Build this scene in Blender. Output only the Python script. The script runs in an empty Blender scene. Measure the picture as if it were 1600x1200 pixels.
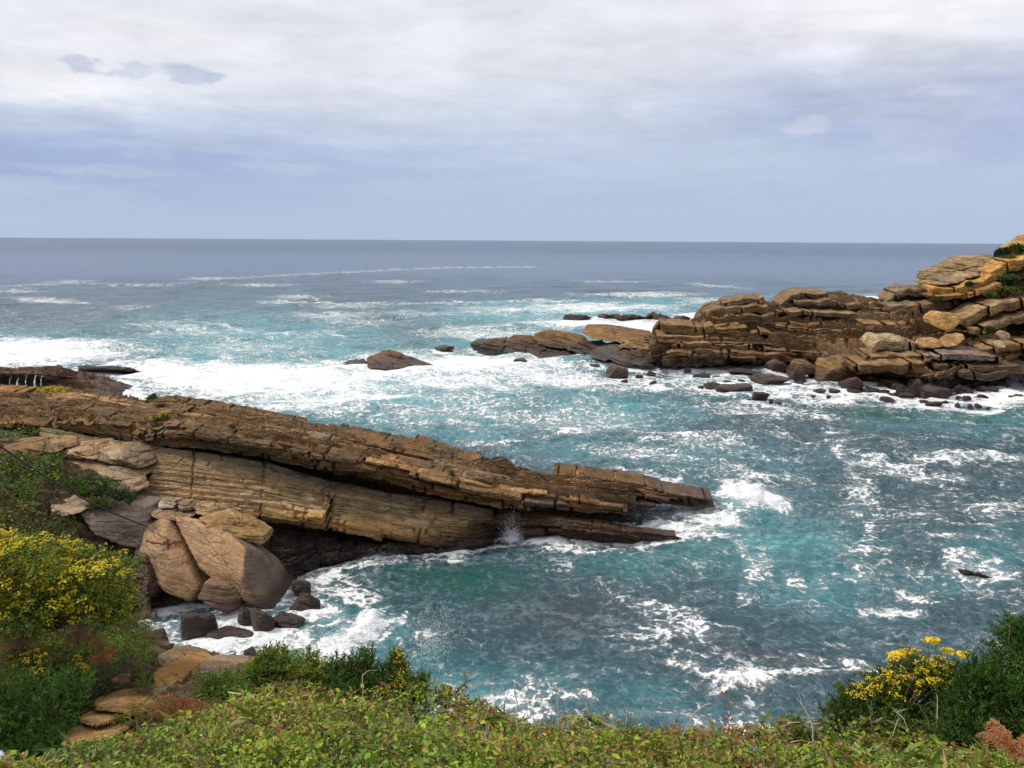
import bpy, bmesh, math, random
import numpy as np
from mathutils import Matrix, Vector

# ------------------------------------------------------------------ camera, world, sun, exposure
H = 16.0                      # eye height above the water
FPX = 1232.0                  # focal length in photo pixels (photo is 1600 wide)
PITCH, ROLL = 10.35, 0.36
S = bpy.context.scene
COL = S.collection
cam_d = bpy.data.cameras.new("camera")
cam_d.sensor_width = 36.0
cam_d.lens = 36.0 * FPX / 1600.0
cam_d.clip_start, cam_d.clip_end = 0.1, 60000.0
cam = bpy.data.objects.new("camera", cam_d)
COL.objects.link(cam)
CM = Matrix.Rotation(math.radians(90 - PITCH), 4, 'X') @ Matrix.Rotation(math.radians(ROLL), 4, 'Z')
cam.matrix_world = Matrix.Translation((0, 0, H)) @ CM
S.camera = cam
RM = np.array(CM.to_3x3())

SUN_EL, SUN_AZ = 50.0, -82.0      # azimuth from +Y towards +X: the sun stands high on the left
w = bpy.data.worlds.new("World"); S.world = w; w.use_nodes = True
NT = w.node_tree; NT.nodes.clear()

class G:
    """small helper to write node graphs"""
    def __init__(s, nt): s.nt = nt
    def n(s, t, **kw):
        nd = s.nt.nodes.new(t)
        for k, v in kw.items(): setattr(nd, k, v)
        return nd
    def put(s, sock, v):
        if isinstance(v, bpy.types.NodeSocket): s.nt.links.new(v, sock)
        elif v is not None: sock.default_value = v
    def m(s, op, a, b=None, c=None, clamp=False):
        nd = s.n('ShaderNodeMath', operation=op); nd.use_clamp = clamp
        s.put(nd.inputs[0], a)
        if b is not None: s.put(nd.inputs[1], b)
        if c is not None: s.put(nd.inputs[2], c)
        return nd.outputs[0]
    def v(s, op, a, b=None, scale=None):
        nd = s.n('ShaderNodeVectorMath', operation=op)
        s.put(nd.inputs[0], a)
        if b is not None: s.put(nd.inputs[1], b)
        if scale is not None: s.put(nd.inputs['Scale'], scale)
        return nd.outputs['Value'] if op in ('DOT_PRODUCT', 'LENGTH') else nd.outputs[0]
    def noise(s, vec, scale, detail=4, rough=0.55, dist=0.0, color=False, typ='FBM'):
        nd = s.n('ShaderNodeTexNoise'); nd.noise_type = typ
        s.put(nd.inputs['Vector'], vec); s.put(nd.inputs['Scale'], scale)
        s.put(nd.inputs['Detail'], detail); s.put(nd.inputs['Roughness'], rough); s.put(nd.inputs['Distortion'], dist)
        return nd.outputs['Color'] if color else nd.outputs['Fac']
    def vor(s, vec, scale, feat='DISTANCE_TO_EDGE', out='Distance', rnd=1.0):
        nd = s.n('ShaderNodeTexVoronoi', feature=feat)
        s.put(nd.inputs['Vector'], vec); s.put(nd.inputs['Scale'], scale); s.put(nd.inputs['Randomness'], rnd)
        return nd.outputs[out]
    def ramp(s, fac, a, b, lo=0.0, hi=1.0, smooth=True):
        nd = s.n('ShaderNodeMapRange'); nd.interpolation_type = 'SMOOTHSTEP' if smooth else 'LINEAR'; nd.clamp = True
        s.put(nd.inputs['Value'], fac)
        for k, x in zip(('From Min', 'From Max', 'To Min', 'To Max'), (a, b, lo, hi)): s.put(nd.inputs[k], x)
        return nd.outputs[0]
    def mix(s, f, a, b, mode='MIX'):
        nd = s.n('ShaderNodeMix'); nd.data_type = 'RGBA'; nd.blend_type = mode
        s.put(nd.inputs[0], f); s.put(nd.inputs[6], rgba(a)); s.put(nd.inputs[7], rgba(b))
        return nd.outputs[2]
    def sep(s, v):
        nd = s.n('ShaderNodeSeparateXYZ'); s.put(nd.inputs[0], v); return nd.outputs
    def comb(s, x, y, z):
        nd = s.n('ShaderNodeCombineXYZ')
        for i, q in enumerate((x, y, z)): s.put(nd.inputs[i], q)
        return nd.outputs[0]
def rgba(c):
    if isinstance(c, (tuple, list)) and len(c) == 3: return (*c, 1.0)
    return c

def build_world():
    g = G(NT)
    out = g.n('ShaderNodeOutputWorld'); bg = g.n('ShaderNodeBackground'); bg.inputs['Strength'].default_value = 0.1
    sky = g.n('ShaderNodeTexSky', sky_type='NISHITA'); sky.sun_disc = False
    sky.sun_elevation = math.radians(SUN_EL); sky.sun_rotation = math.radians(SUN_AZ)
    sky.air_density = 1.0; sky.dust_density = 1.5; sky.ozone_density = 1.5
    d = g.v('NORMALIZE', g.n('ShaderNodeTexCoord').outputs['Generated'])
    x, y, z = g.sep(d)
    el = g.m('MULTIPLY', g.m('ARCSINE', z), 57.29578)            # degrees above the horizon
    az = g.m('MULTIPLY', g.m('ARCTAN2', x, y), 57.29578)
    # cloud sheet coordinates: the layers lie flat, so they crowd together towards the horizon
    zz = g.m('ADD', g.m('MAXIMUM', z, 0.0), 0.11)
    pl = g.comb(g.m('DIVIDE', x, zz), g.m('DIVIDE', y, zz), 0.0)
    n1 = g.noise(pl, 1.1, 7, 0.58, 0.6)
    n2 = g.noise(g.v('ADD', pl, (7.3, 2.1, 4.0)), 3.2, 6, 0.6, 0.3)
    n3 = g.noise(g.v('MULTIPLY', d, (6, 6, 26)), 1.0, 6, 0.6, 0.4)
    wob = g.m('MULTIPLY', g.m('SUBTRACT', n1, 0.5), 14.0)
    wob2 = g.m('MULTIPLY', g.m('SUBTRACT', n2, 0.5), 6.0)
    azw = g.m('ADD', az, wob); elw = g.m('ADD', el, g.m('ADD', g.m('MULTIPLY', wob2, 0.30), g.m('MULTIPLY', wob, 0.12)))
    # base: pale blue grey at the horizon, near white overhead
    base = g.mix(g.ramp(el, 1.0, 15.0), (0.465, 0.585, 0.765), (0.82, 0.83, 0.895))
    base = g.mix(g.ramp(el, 13.0, 35.0), base, (0.98, 0.97, 1.0))
    def blob(ca, ce, ra, re, pw=1.0, A=azw, E=elw):
        q = g.m('ADD', g.m('POWER', g.m('ABSOLUTE', g.m('DIVIDE', g.m('SUBTRACT', A, ca), ra)), 2.0),
                g.m('POWER', g.m('ABSOLUTE', g.m('DIVIDE', g.m('SUBTRACT', E, ce), re)), 2.0))
        return g.m('MULTIPLY', g.m('EXPONENT', g.m('MULTIPLY', q, -1.0)), pw)
    def px(pxx, pyy):   # photo direction -> azimuth / elevation
        r = ray(pxx, pyy); return math.degrees(math.atan2(r[0], r[1])), math.degrees(math.asin(r[2] / math.sqrt(r @ r)))
    c = base
    stre = g.ramp(n3, 0.35, 0.65)
    for (bx, by, ra, re, st, colr) in [
            (140, 255, 15, 2.4, 1.0, (0.34, 0.43, 0.69)), (480, 270, 11, 1.9, .75, (0.40, 0.49, 0.72)),
            (60, 185, 9, 1.2, .6, (0.50, 0.57, 0.76)), (400, 190, 9, 1.0, .5, (0.55, 0.61, 0.78)),
            (1330, 180, 12, 2.4, 1.0, (0.42, 0.50, 0.72)), (1600, 200, 10, 3.0, .8, (0.44, 0.50, 0.73)),
            (1130, 90, 6, 1.5, .6, (0.58, 0.61, 0.74)), (1420, 110, 11, 1.6, .85, (0.54, 0.58, 0.73)),
            (860, 230, 12, 2.2, .45, (0.52, 0.60, 0.79)), (1000, 310, 20, 1.5, .6, (0.45, 0.54, 0.76))]:
        a, e = px(bx, by)
        f = g.m('MULTIPLY', blob(a, e, ra, re, st), g.ramp(n3, 0.30, 0.62, 0.35, 1.25), clamp=True)
        c = g.mix(f, c, colr)
    for (bx, by, ra, re, st, colr) in [
            (260, 60, 14, 2.0, .85, (0.92, 0.92, 0.95)), (90, 128, 8, 1.3, .9, (0.94, 0.93, 0.95)), (620, 90, 9, 3.0, .4, (0.82, 0.83, 0.89)),
            (1420, 15, 13, 2.0, .9, (0.97, 0.95, 0.98)), (980, 100, 5, 1.5, .4, (.82, .82, .88))]:
        a, e = px(bx, by); c = g.mix(blob(a, e, ra, re, st), c, colr)
    # small cloud puffs: crisp, cut by noise
    n4 = g.noise(g.v('MULTIPLY', d, (1, 1, 2.4)), 26.0, 6, 0.62, 0.2)
    for (bx, by, ra, re, st, colr) in [
            (292, 117, 1.9, .62, .85, (0.55, 0.60, 0.74)), (122, 101, 1.3, .42, .8, (0.56, 0.61, 0.74)), (200, 112, 1.5, .28, .6, (0.56, 0.61, 0.75)),
            (335, 121, .7, .3, .7, (0.52, 0.57, 0.73)),
            (515, 158, 1.5, .6, .6, (0.76, 0.77, 0.86)), (988, 168, 1.4, .75, .65, (0.74, 0.76, 0.86)), (840, 192, 2.2, .6, .5, (0.68, 0.73, 0.86)),
            (1260, 198, 1.6, .5, .5, (0.72, 0.73, 0.85)), (1465, 140, 2.0, .6, .4, (.76, .73, .83)), (1450, 243, 2.3, .4, .3, (.66, .66, .80)),
            (440, 262, 3.5, .4, .4, (.57, .63, .80)), (150, 268, 5, .3, .4, (.52, .58, .78)), (610, 240, 4, .3, .4, (.44, .52, .75)), (30, 287, 3, .3, .5, (.50, .56, .76))]:
        a, e = px(bx, by)
        b = blob(a, e, ra, re, 1.0, g.m('ADD', az, g.m('MULTIPLY', g.m('SUBTRACT', n4, .5), 1.5)), g.m('ADD', el, g.m('MULTIPLY', g.m('SUBTRACT', n4, .5), 2.2)))
        c = g.mix(g.m('MULTIPLY', g.ramp(b, 0.15, 0.75), st), c, colr)
    # fine texture of the cloud deck
    tex = g.m('ADD', g.m('MULTIPLY', g.m('SUBTRACT', n2, .5), 0.34), g.m('MULTIPLY', g.m('SUBTRACT', n3, .5), 0.34))
    fade = g.ramp(el, 2.0, 9.0, 0.15, 1.0)
    c = g.mix(1.0, c, g.v('SCALE', (1, 1, 1), None, g.m('ADD', 1.02, g.m('MULTIPLY', g.m('MULTIPLY', tex, 1.25), fade))), 'MULTIPLY')
    c10 = g.v('SCALE', c, None, 10.0)
    fin = g.mix(0.90, sky.outputs[0], c10)
    g.put(bg.inputs['Color'], fin); g.put(out.inputs[0], bg.outputs[0])

def ray(px, py):
    px = np.asarray(px, float); py = np.asarray(py, float)
    v = np.stack([(px - 800) / FPX, (600 - py) / FPX, -np.ones(np.broadcast(px, py).shape)], -1)
    return v @ RM.T
def at(px, py, D=None, z=None):
    """photo pixel + forward distance D (or height z) -> world point(s)"""
    r = ray(px, py)
    t = (np.asarray(D, float) / r[..., 1]) if D is not None else ((np.asarray(z, float) - H) / r[..., 2])
    return np.stack([r[..., 0] * t, r[..., 1] * t, H + r[..., 2] * t], -1)
def proj(P):
    q = (P - np.array([0, 0, H])) @ RM
    return 800 + FPX * q[..., 0] / -q[..., 2], 600 - FPX * q[..., 1] / -q[..., 2]

build_world()
sd = bpy.data.lights.new("sun", 'SUN'); sd.energy = 3.0; sd.angle = math.radians(7.0); sd.color = (1.0, 0.93, 0.82)
so = bpy.data.objects.new("sun", sd); COL.objects.link(so)
a, e = math.radians(SUN_AZ), math.radians(SUN_EL)
so.rotation_euler = Vector((math.sin(a) * math.cos(e), math.cos(a) * math.cos(e), math.sin(e))).to_track_quat('Z', 'Y').to_euler()
so.location = (-20, -20, 60)
S.view_settings.view_transform = 'Standard'; S.view_settings.look = 'None'
S.view_settings.exposure = 0.0; S.view_settings.gamma = 1.0; S.view_settings.use_curve_mapping = False
S.render.engine = 'CYCLES'
S.cycles.max_bounces = 4; S.cycles.diffuse_bounces = 3; S.cycles.glossy_bounces = 2; S.cycles.transmission_bounces = 2
S.cycles.use_denoising = True

# ------------------------------------------------------------------ numpy noise
_r = np.random.RandomState(7)
PERM = np.concatenate([_r.permutation(256)] * 3).astype(np.int32)
GR = _r.normal(size=(256, 3)); GR /= np.linalg.norm(GR, axis=1)[:, None]
GR = GR.astype(np.float32)
def perlin(P):
    P = np.asarray(P, np.float32); i = np.floor(P).astype(np.int32); f = P - i; i &= 255
    u = f * f * f * (f * (f * 6 - 15) + 10)
    def gd(dx, dy, dz):
        h = PERM[PERM[PERM[(i[..., 0] + dx)] + i[..., 1] + dy] + i[..., 2] + dz]
        g = GR[h]; return g[..., 0] * (f[..., 0] - dx) + g[..., 1] * (f[..., 1] - dy) + g[..., 2] * (f[..., 2] - dz)
    L = lambda a, b, t: a + (b - a) * t
    x00 = L(gd(0, 0, 0), gd(1, 0, 0), u[..., 0]); x10 = L(gd(0, 1, 0), gd(1, 1, 0), u[..., 0])
    x01 = L(gd(0, 0, 1), gd(1, 0, 1), u[..., 0]); x11 = L(gd(0, 1, 1), gd(1, 1, 1), u[..., 0])
    return L(L(x00, x10, u[..., 1]), L(x01, x11, u[..., 1]), u[..., 2]) * 1.5
def fbm(P, f=1.0, o=4, g=0.5, ridged=False):
    s = 0; a = 1.0; t = 0
    for k in range(o):
        v = perlin(np.asarray(P) * f + 17.3 * k)
        if ridged: v = 1 - 2 * np.abs(v)
        s = s + a * v; t += a; a *= g; f *= 2.07
    return s / t
def h2(a, b, seed=0):
    a = np.asarray(a).astype(np.int64); b = np.asarray(b).astype(np.int64)
    x = (a * 374761393 + b * 668265263 + seed * 1442695041) & 0xffffffff
    x = ((x ^ (x >> 13)) * 1274126177) & 0xffffffff
    return ((x ^ (x >> 16)) & 0xffff) / 65535.0
def cells(P):
    """angular fracture blocks: a random level per block and the distance to the nearest break"""
    P = np.asarray(P, np.float32); sh = P.shape[:-1]; P = P.reshape(-1, 3); i = np.floor(P).astype(np.int32); f = P - i
    f1 = np.full(len(P), 9e9, np.float32); f2 = f1.copy(); idv = np.zeros(len(P), np.float32)
    for dx in (-1, 0, 1):
        for dy in (-1, 0, 1):
            for dz in (-1, 0, 1):
                h = PERM[PERM[PERM[(i[:, 0] + dx) & 255] + ((i[:, 1] + dy) & 255)] + ((i[:, 2] + dz) & 255)]
                q = np.array([dx, dy, dz]) + .5 + .42 * GR[h] - f; d = (q * q).sum(1)
                n = d < f1; f2 = np.where(n, f1, np.minimum(f2, d)); idv = np.where(n, PERM[h + 31] / 255.0, idv); f1 = np.where(n, d, f1)
    return idv.reshape(sh), (np.sqrt(f2) - np.sqrt(f1)).reshape(sh)
def fract(U, S, W, seed=0.0):
    """broken bedded stone at three sizes, U along the bed, S across the beds, W into the rock (all in units of the bed)"""
    out = 0; lev = 0
    for k, (a, f) in enumerate(((1.0, .22), (.5, .6), (.22, 1.6))):
        Q = np.stack([U * f * .30, W * f * .30, S * f], -1) + seed + 11.7 * k
        Q = Q + perlin(Q * 1.7)[..., None] * np.array([.35, .35, .12])
        v, e_ = cells(Q); out = out + a * (v - .5 - .55 * np.exp(-(e_ / .09) ** 2)); lev = lev + a * v
    return out, lev / 1.72
def beds(s, u, th, bl, seed, groove=0.12):
    """bedded, jointed rock: every bed k is cut into blocks b, each standing out by its own amount"""
    q = s / th + 0.8 * np.sin(s / th * 0.71 + seed) * 0.5
    k = np.floor(q); fr = q - k
    L = bl * (0.5 + 1.2 * h2(k, k * 0 + 3, seed))
    v = u / L + 31 * h2(k, k * 0 + 5, seed); b = np.floor(v); fb = v - b
    val = 0.6 * h2(k, k * 0, seed + 9) + 0.4 * h2(k, b, seed)
    ev = np.minimum(fr, 1 - fr); eu = np.minimum(fb, 1 - fb) * L / th
    dd = np.minimum(ev, eu * 1.5)
    return val - 0.5 - 0.9 * np.exp(-(dd / groove) ** 2), val

# ------------------------------------------------------------------ objects
def tag(o, label=None, cat=None, group=None, kind=None):
    if label: o['label'] = label
    if cat: o['category'] = cat
    if group: o['group'] = group
    if kind: o['kind'] = kind
    elif cat: o['kind'] = 'thing'
    return o
SHORE = []     # points of every rock near the waterline, for the foam that gathers there
def mesh(name, V, F, mat, col=None, parent=None, origin=None, smooth=True, shore=False, uv=None):
    V = np.asarray(V, np.float64).reshape(-1, 3)
    if shore:
        SHORE.append(V[(V[:, 2] > -0.6) & (V[:, 2] < 0.35)][:, :2])
    if parent is not None: o0 = np.array(parent.location)
    elif origin is not None: o0 = np.asarray(origin, float)
    else: o0 = np.array([(V[:, 0].min() + V[:, 0].max()) / 2, (V[:, 1].min() + V[:, 1].max()) / 2, V[:, 2].min()])
    me = bpy.data.meshes.new(name)
    F = np.asarray(F, np.int32); n = F.shape[1]
    me.vertices.add(len(V)); me.vertices.foreach_set('co', (V - o0).astype(np.float32).ravel())
    me.loops.add(F.size); me.loops.foreach_set('vertex_index', F.ravel())
    me.polygons.add(len(F)); me.polygons.foreach_set('loop_start', np.arange(0, F.size, n, dtype=np.int32))
    me.polygons.foreach_set('loop_total', np.full(len(F), n, np.int32))
    me.polygons.foreach_set('use_smooth', np.full(len(F), smooth))
    if col is not None:
        at_ = me.color_attributes.new('Col', 'FLOAT_COLOR', 'POINT')
        c = np.ones((len(V), 4), np.float32); c[:, :3] = col; at_.data.foreach_set('color', c.ravel())
    me.update(); me.validate()
    me.materials.append(mat)
    o = bpy.data.objects.new(name, me); COL.objects.link(o)
    if parent is not None: o.parent = parent
    else: o.location = o0
    return o
def empty(name, loc, *a, **k):
    o = bpy.data.objects.new(name, None); COL.objects.link(o); o.location = tuple(float(v) for v in loc); o.empty_display_size = .2
    return tag(o, *a, **k)
def gridF(nu, nv):
    i = np.arange(nu - 1)[:, None] * nv + np.arange(nv - 1)[None]
    return np.stack([i, i + 1, i + nv + 1, i + nv], -1).reshape(-1, 4)
def kn(x, pts):
    p = np.array(pts, float); return np.interp(x, p[:, 0], p[:, 1])

# ------------------------------------------------------------------ materials
def new_mat(name):
    m = bpy.data.materials.new(name); m.use_nodes = True; nt = m.node_tree; nt.nodes.clear()
    g = G(nt); out = g.n('ShaderNodeOutputMaterial'); return m, g, out
def rock_mat(name, dip=(0.17, 0.0), wet=0.9, wetn=0.9, lines=1.0, size=1.0, crack=1.0, warp=.9, grey=.42, rust=.5):
    """bedded stone: vertex colour x mottling, thin bed lines, dark and glossy where the swell keeps it wet"""
    m, g, out = new_mat(name)
    p = g.n('ShaderNodeBsdfPrincipled')
    pos = g.n('ShaderNodeNewGeometry').outputs['Position']
    x, y, z = g.sep(pos)
    s = g.m('ADD', z, g.m('ADD', g.m('MULTIPLY', x, dip[0]), g.m('MULTIPLY', y, dip[1])))
    wv = g.v('SUBTRACT', g.noise(pos, .7 * size, 4, .6, color=True), (.5, .5, .5))
    bp0 = g.comb(g.m('MULTIPLY', x, 0.55), g.m('MULTIPLY', y, 0.55), g.m('MULTIPLY', s, 2.3)); bp = g.v('ADD', bp0, g.v('SCALE', wv, None, warp / size))
    lin = g.noise(bp, 2.4 * size, 7, 0.68, 0.5)
    lin2 = g.noise(bp, 8.0 * size, 4, 0.65, 0.3)
    cr = g.m('MINIMUM', g.ramp(g.vor(bp, 1.1 * size), 0, .05, 0, 1), g.ramp(g.vor(g.v('ADD', bp, (5, 3, 1)), 3.1 * size), 0, .07, .45, 1))
    cr = g.ramp(g.noise(pos, .9 * size, 3, .6), .42, .62, cr, 1.0)
    mot = g.noise(pos, 0.8 * size, 7, 0.65)
    fine = g.noise(pos, 9.0 * size, 6, 0.7)
    col = g.n('ShaderNodeVertexColor', layer_name='Col').outputs['Color']
    k = g.m('MULTIPLY', g.ramp(mot, 0.25, 0.75, 0.62, 1.38, False), g.ramp(fine, 0.25, 0.75, 0.68, 1.32, False))
    k = g.m('MULTIPLY', g.m('MULTIPLY', k, g.ramp(lin, 0.32, 0.60, 1 - .32 * lines, 1 + .16 * lines, False)), g.ramp(cr, 0, 1, 1 - .55 * crack, 1.0, False))
    c = g.mix(1.0, col, g.v('SCALE', (1, 1, 1), None, k), 'MULTIPLY')
    # iron staining and grey lichen, each with its own patches
    st = g.noise(g.v('ADD', pos, (31, 5, 9)), 0.55 * size, 6, 0.7, 0.4)
    c = g.mix(g.ramp(st, 0.50, 0.68, 0, rust), c, (0.24, 0.10, 0.025))
    st2 = g.noise(g.v('ADD', pos, (3, 55, 19)), 1.3 * size, 7, 0.72, 0.3)
    c = g.mix(g.ramp(st2, 0.56, 0.72, 0, grey), c, (0.28, 0.255, 0.215))
    wn = g.noise(pos, 0.6, 5, 0.6)
    wl = g.m('ADD', z, g.m('MULTIPLY', g.m('SUBTRACT', wn, .5), -2.4 * wetn))
    wf = g.ramp(wl, wet * 0.55, wet * 1.7, 1.0, 0.0)
    c = g.mix(wf, c, g.mix(1.0, c, (0.26, 0.21, 0.19), 'MULTIPLY'))
    g.put(p.inputs['Base Color'], c)
    g.put(p.inputs['Roughness'], g.ramp(wf, 0, 1, 0.9, 0.38, False))
    g.put(p.inputs['Specular IOR Level'], g.ramp(wf, 0, 1, 0.2, 0.5, False))
    hgt = g.m('ADD', g.m('MULTIPLY', lin, 0.9 * min(1, .3 + lines)), g.m('ADD', g.m('ADD', g.m('MULTIPLY', lin2, 0.30), g.m('MULTIPLY', cr, .28 * crack)), g.m('ADD', g.m('MULTIPLY', fine, 0.30), g.m('MULTIPLY', mot, .5))))
    b = g.n('ShaderNodeBump'); b.inputs['Distance'].default_value = 0.22 / size; b.inputs['Strength'].default_value = 0.9
    g.put(b.inputs['Height'], hgt); g.put(p.inputs['Normal'], b.outputs[0])
    g.put(out.inputs[0], p.outputs[0]); return m
def leaf_mat(name, trans=0.3, rough=0.45, spec=0.35):
    m, g, out = new_mat(name)
    p = g.n('ShaderNodeBsdfPrincipled'); t = g.n('ShaderNodeBsdfTranslucent'); mx = g.n('ShaderNodeMixShader')
    col = g.n('ShaderNodeVertexColor', layer_name='Col').outputs['Color']
    pos = g.n('ShaderNodeNewGeometry').outputs['Position']
    c = g.mix(1.0, col, g.v('SCALE', (1, 1, 1), None, g.ramp(g.noise(pos, 60.0, 3, .6), .3, .7, .8, 1.2, False)), 'MULTIPLY')
    g.put(p.inputs['Base Color'], c); p.inputs['Roughness'].default_value = rough; p.inputs['Specular IOR Level'].default_value = spec
    g.put(t.inputs['Color'], c); mx.inputs[0].default_value = trans
    g.put(mx.inputs[1], p.outputs[0]); g.put(mx.inputs[2], t.outputs[0]); g.put(out.inputs[0], mx.outputs[0]); return m
def plain_mat(name, col, rough=0.8, var=0.25, scale=20.0, metal=0.0):
    m, g, out = new_mat(name)
    p = g.n('ShaderNodeBsdfPrincipled'); pos = g.n('ShaderNodeNewGeometry').outputs['Position']
    k = g.ramp(g.noise(pos, scale, 5, .65), .3, .7, 1 - var, 1 + var, False)
    g.put(p.inputs['Base Color'], g.mix(1.0, col, g.v('SCALE', (1, 1, 1), None, k), 'MULTIPLY'))
    p.inputs['Roughness'].default_value = rough; p.inputs['Metallic'].default_value = metal
    g.put(out.inputs[0], p.outputs[0]); return m
M_RIDGE = rock_mat("ridge_stone", (0.19, -0.05), wet=1.3, warp=.5, grey=.28, rust=.6, lines=1.2)
M_FACE = rock_mat("layered_stone", (0.19, -0.05), wet=0.8, lines=0.8, warp=.25, grey=.3, rust=.4)
M_HEAD = rock_mat("headland_stone", (-0.05, 0.0), wet=1.3, size=0.85, lines=1.6, warp=.5, grey=.2, rust=.55)
M_BOUL = rock_mat("boulder_stone", (0.3, 0.1), wet=0.7, lines=0.12, wetn=.5, crack=.8)
M_COVE = rock_mat("cove_stone", (0.3, 0.1), wet=1.6, lines=0.4, wetn=.3)
M_SEAR = rock_mat("sea_rock_stone", (0.25, 0.0), wet=0.9, size=0.8)
M_SAND = rock_mat("sandstone", (0.1, 0.1), wet=0.1, wetn=0, lines=0.5, size=2.2)
M_LEAF = leaf_mat("leaf"); M_PETAL = leaf_mat("petal", 0.35, 0.6, 0.2)
M_STEM = plain_mat("dry_stem", (0.42, 0.33, 0.21)); M_TWIG = plain_mat("brown_twig", (0.16, 0.10, 0.055))
M_SOIL = plain_mat("soil", (0.10, 0.070, 0.035), 1.0, .5, 3.0)

# ------------------------------------------------------------------ rock builders
def gauss_rows(P, it):
    for _ in range(it):
        P[:, 1:-1] = 0.25 * P[:, :-2] + 0.5 * P[:, 1:-1] + 0.25 * P[:, 2:]
    return P
def loft(name, mat, x0, x1, nu, rows, nvs, cols, amp, th, bl, seed, parent=None, smooth_it=3, rough=0.12, wscale=1.0,
         taper=0.04, shore=True, colvar=0.35, spread=None, jag=1.0, cap=False, te_=True, warp=1.0, joints=()):
    """skin a landform over feature lines (crest, lip, foot ...); cols/amp are one value per row"""
    px = np.linspace(x0, x1, nu)
    R = []
    for r in rows:
        R.append(r(px, R) if callable(r) else r)
    segs, sc, cc, aa = [], [0.0], [], []
    P = [R[0]]; C = [np.array(cols[0])]; A = [amp[0]]; s = [0.0]
    for i, n in enumerate(nvs):
        th_i = np.linalg.norm(R[i + 1] - R[i], axis=1).mean()
        for k in range(1, n + 1):
            t = k / n; P.append(R[i] * (1 - t) + R[i + 1] * t)
            C.append(np.array(cols[i]) * (1 - t) + np.array(cols[i + 1]) * t); A.append(amp[i] * (1 - t) + amp[i + 1] * t)
            s.append(s[-1] + th_i / n)
    P = np.stack(P, 1); nv = P.shape[1]
    P = gauss_rows(P, smooth_it)
    C = np.stack(C, 0)[None].repeat(nu, 0); A = np.array(A)[None]; s = np.array(s)[None]
    du = np.gradient(P, axis=0); dv = np.gradient(P, axis=1)
    N = np.cross(dv, du); N /= np.linalg.norm(N, axis=2, keepdims=True) + 1e-9
    # smooth normals along the length so that beds run straight
    for _ in range(12): N[1:-1] = (N[:-2] + N[1:-1] * 2 + N[2:]) / 4; N[:, 1:-1] = (N[:, :-2] + N[:, 1:-1] * 2 + N[:, 2:]) / 4
    N /= np.linalg.norm(N, axis=2, keepdims=True) + 1e-9
    U = np.concatenate([[0], np.cumsum(np.linalg.norm(np.diff(P[:, nv // 2], axis=0), axis=1))])[:, None] + 0 * s
    big = fbm(P, 0.13 * wscale, 3); mid = fbm(P + 50, 0.5 * wscale, 4)
    ss = s + warp * (0.55 * th * 4 * big + 0.35 * th * mid)
    uu = U + 0.5 * bl * mid
    d1, v1 = beds(ss, uu, th * 3.2, bl * 2.4, seed)
    d2, v2 = beds(ss + 3.3, uu, th, bl, seed + 1)
    d3, v3 = beds(ss + 1.7, uu, th * 0.36, bl * 0.8, seed + 2)
    fine = fbm(P, 1.7 * wscale, 5, 0.6)
    rid = fbm(P + 90, 0.8 * wscale, 4, 0.55, True)
    fr, fv = fract(uu / th, ss / th, P[..., 1] / th, seed * 1.37)
    D = A * (0.75 * d1 + 0.50 * d2 + 0.30 * d3 + jag * fr) + rough * A ** 0.5 * (fine + 0.7 * rid) + A * 0.9 * big
    tp = np.clip(np.minimum(np.linspace(0, 1, nu) / taper, 1.0), 0, 1)[:, None] if taper else 1.0
    te = np.clip((1 - np.linspace(0, 1, nu)) / 0.05, 0.12, 1)[:, None]
    P = P + N * (D * (te if te_ else 1.0))[..., None]
    k = 1 + colvar * ((v1 - .5) * 0.8 + (v2 - .5) * 0.7 + (v3 - .5) * .5 + (fv - .5) * .9 + 0.5 * big)[..., None]
    C = np.clip(C * k, 0.01, 0.8)
    hue = (fbm(P + 200, 0.35 * wscale, 4) * 0.35 + (v2 - .5) * .22)[..., None]
    C = C * (1 + hue * np.array([0.25, -0.0, -0.55]))
    for jx, jw, jd in joints:
        g_ = np.exp(-(((px[:, None] + 9 * (np.arange(nv)[None] / nv - .5) + 2.5 * perlin(np.stack([s * 2 + jx, s * 0, s * 0], -1)) - jx) / jw) ** 2)); P = P - N * (g_ * jd)[..., None]
    if cap:
        for e0, st in ((0, 1), (nu - 1, -1)):
            ring = P[e0 + st * 3].mean(0)
            for k_, f_ in enumerate((0.0, .8, .97)): P[e0 + st * k_] = ring + (P[e0 + st * 3] - ring) * f_ + (P[e0 + st * 0].mean(0) - ring) * .0
    V = P.reshape(-1, 3)
    # orientation: make normals point away from the body
    F = gridF(nu, nv)
    cen = P.mean((0, 1)); 
    if ((P - cen) * N).sum() < 0: pass
    return mesh(name, V, F, mat, np.clip(C, .008, .8).reshape(-1, 3), parent=parent, shore=shore, smooth=False), P
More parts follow.
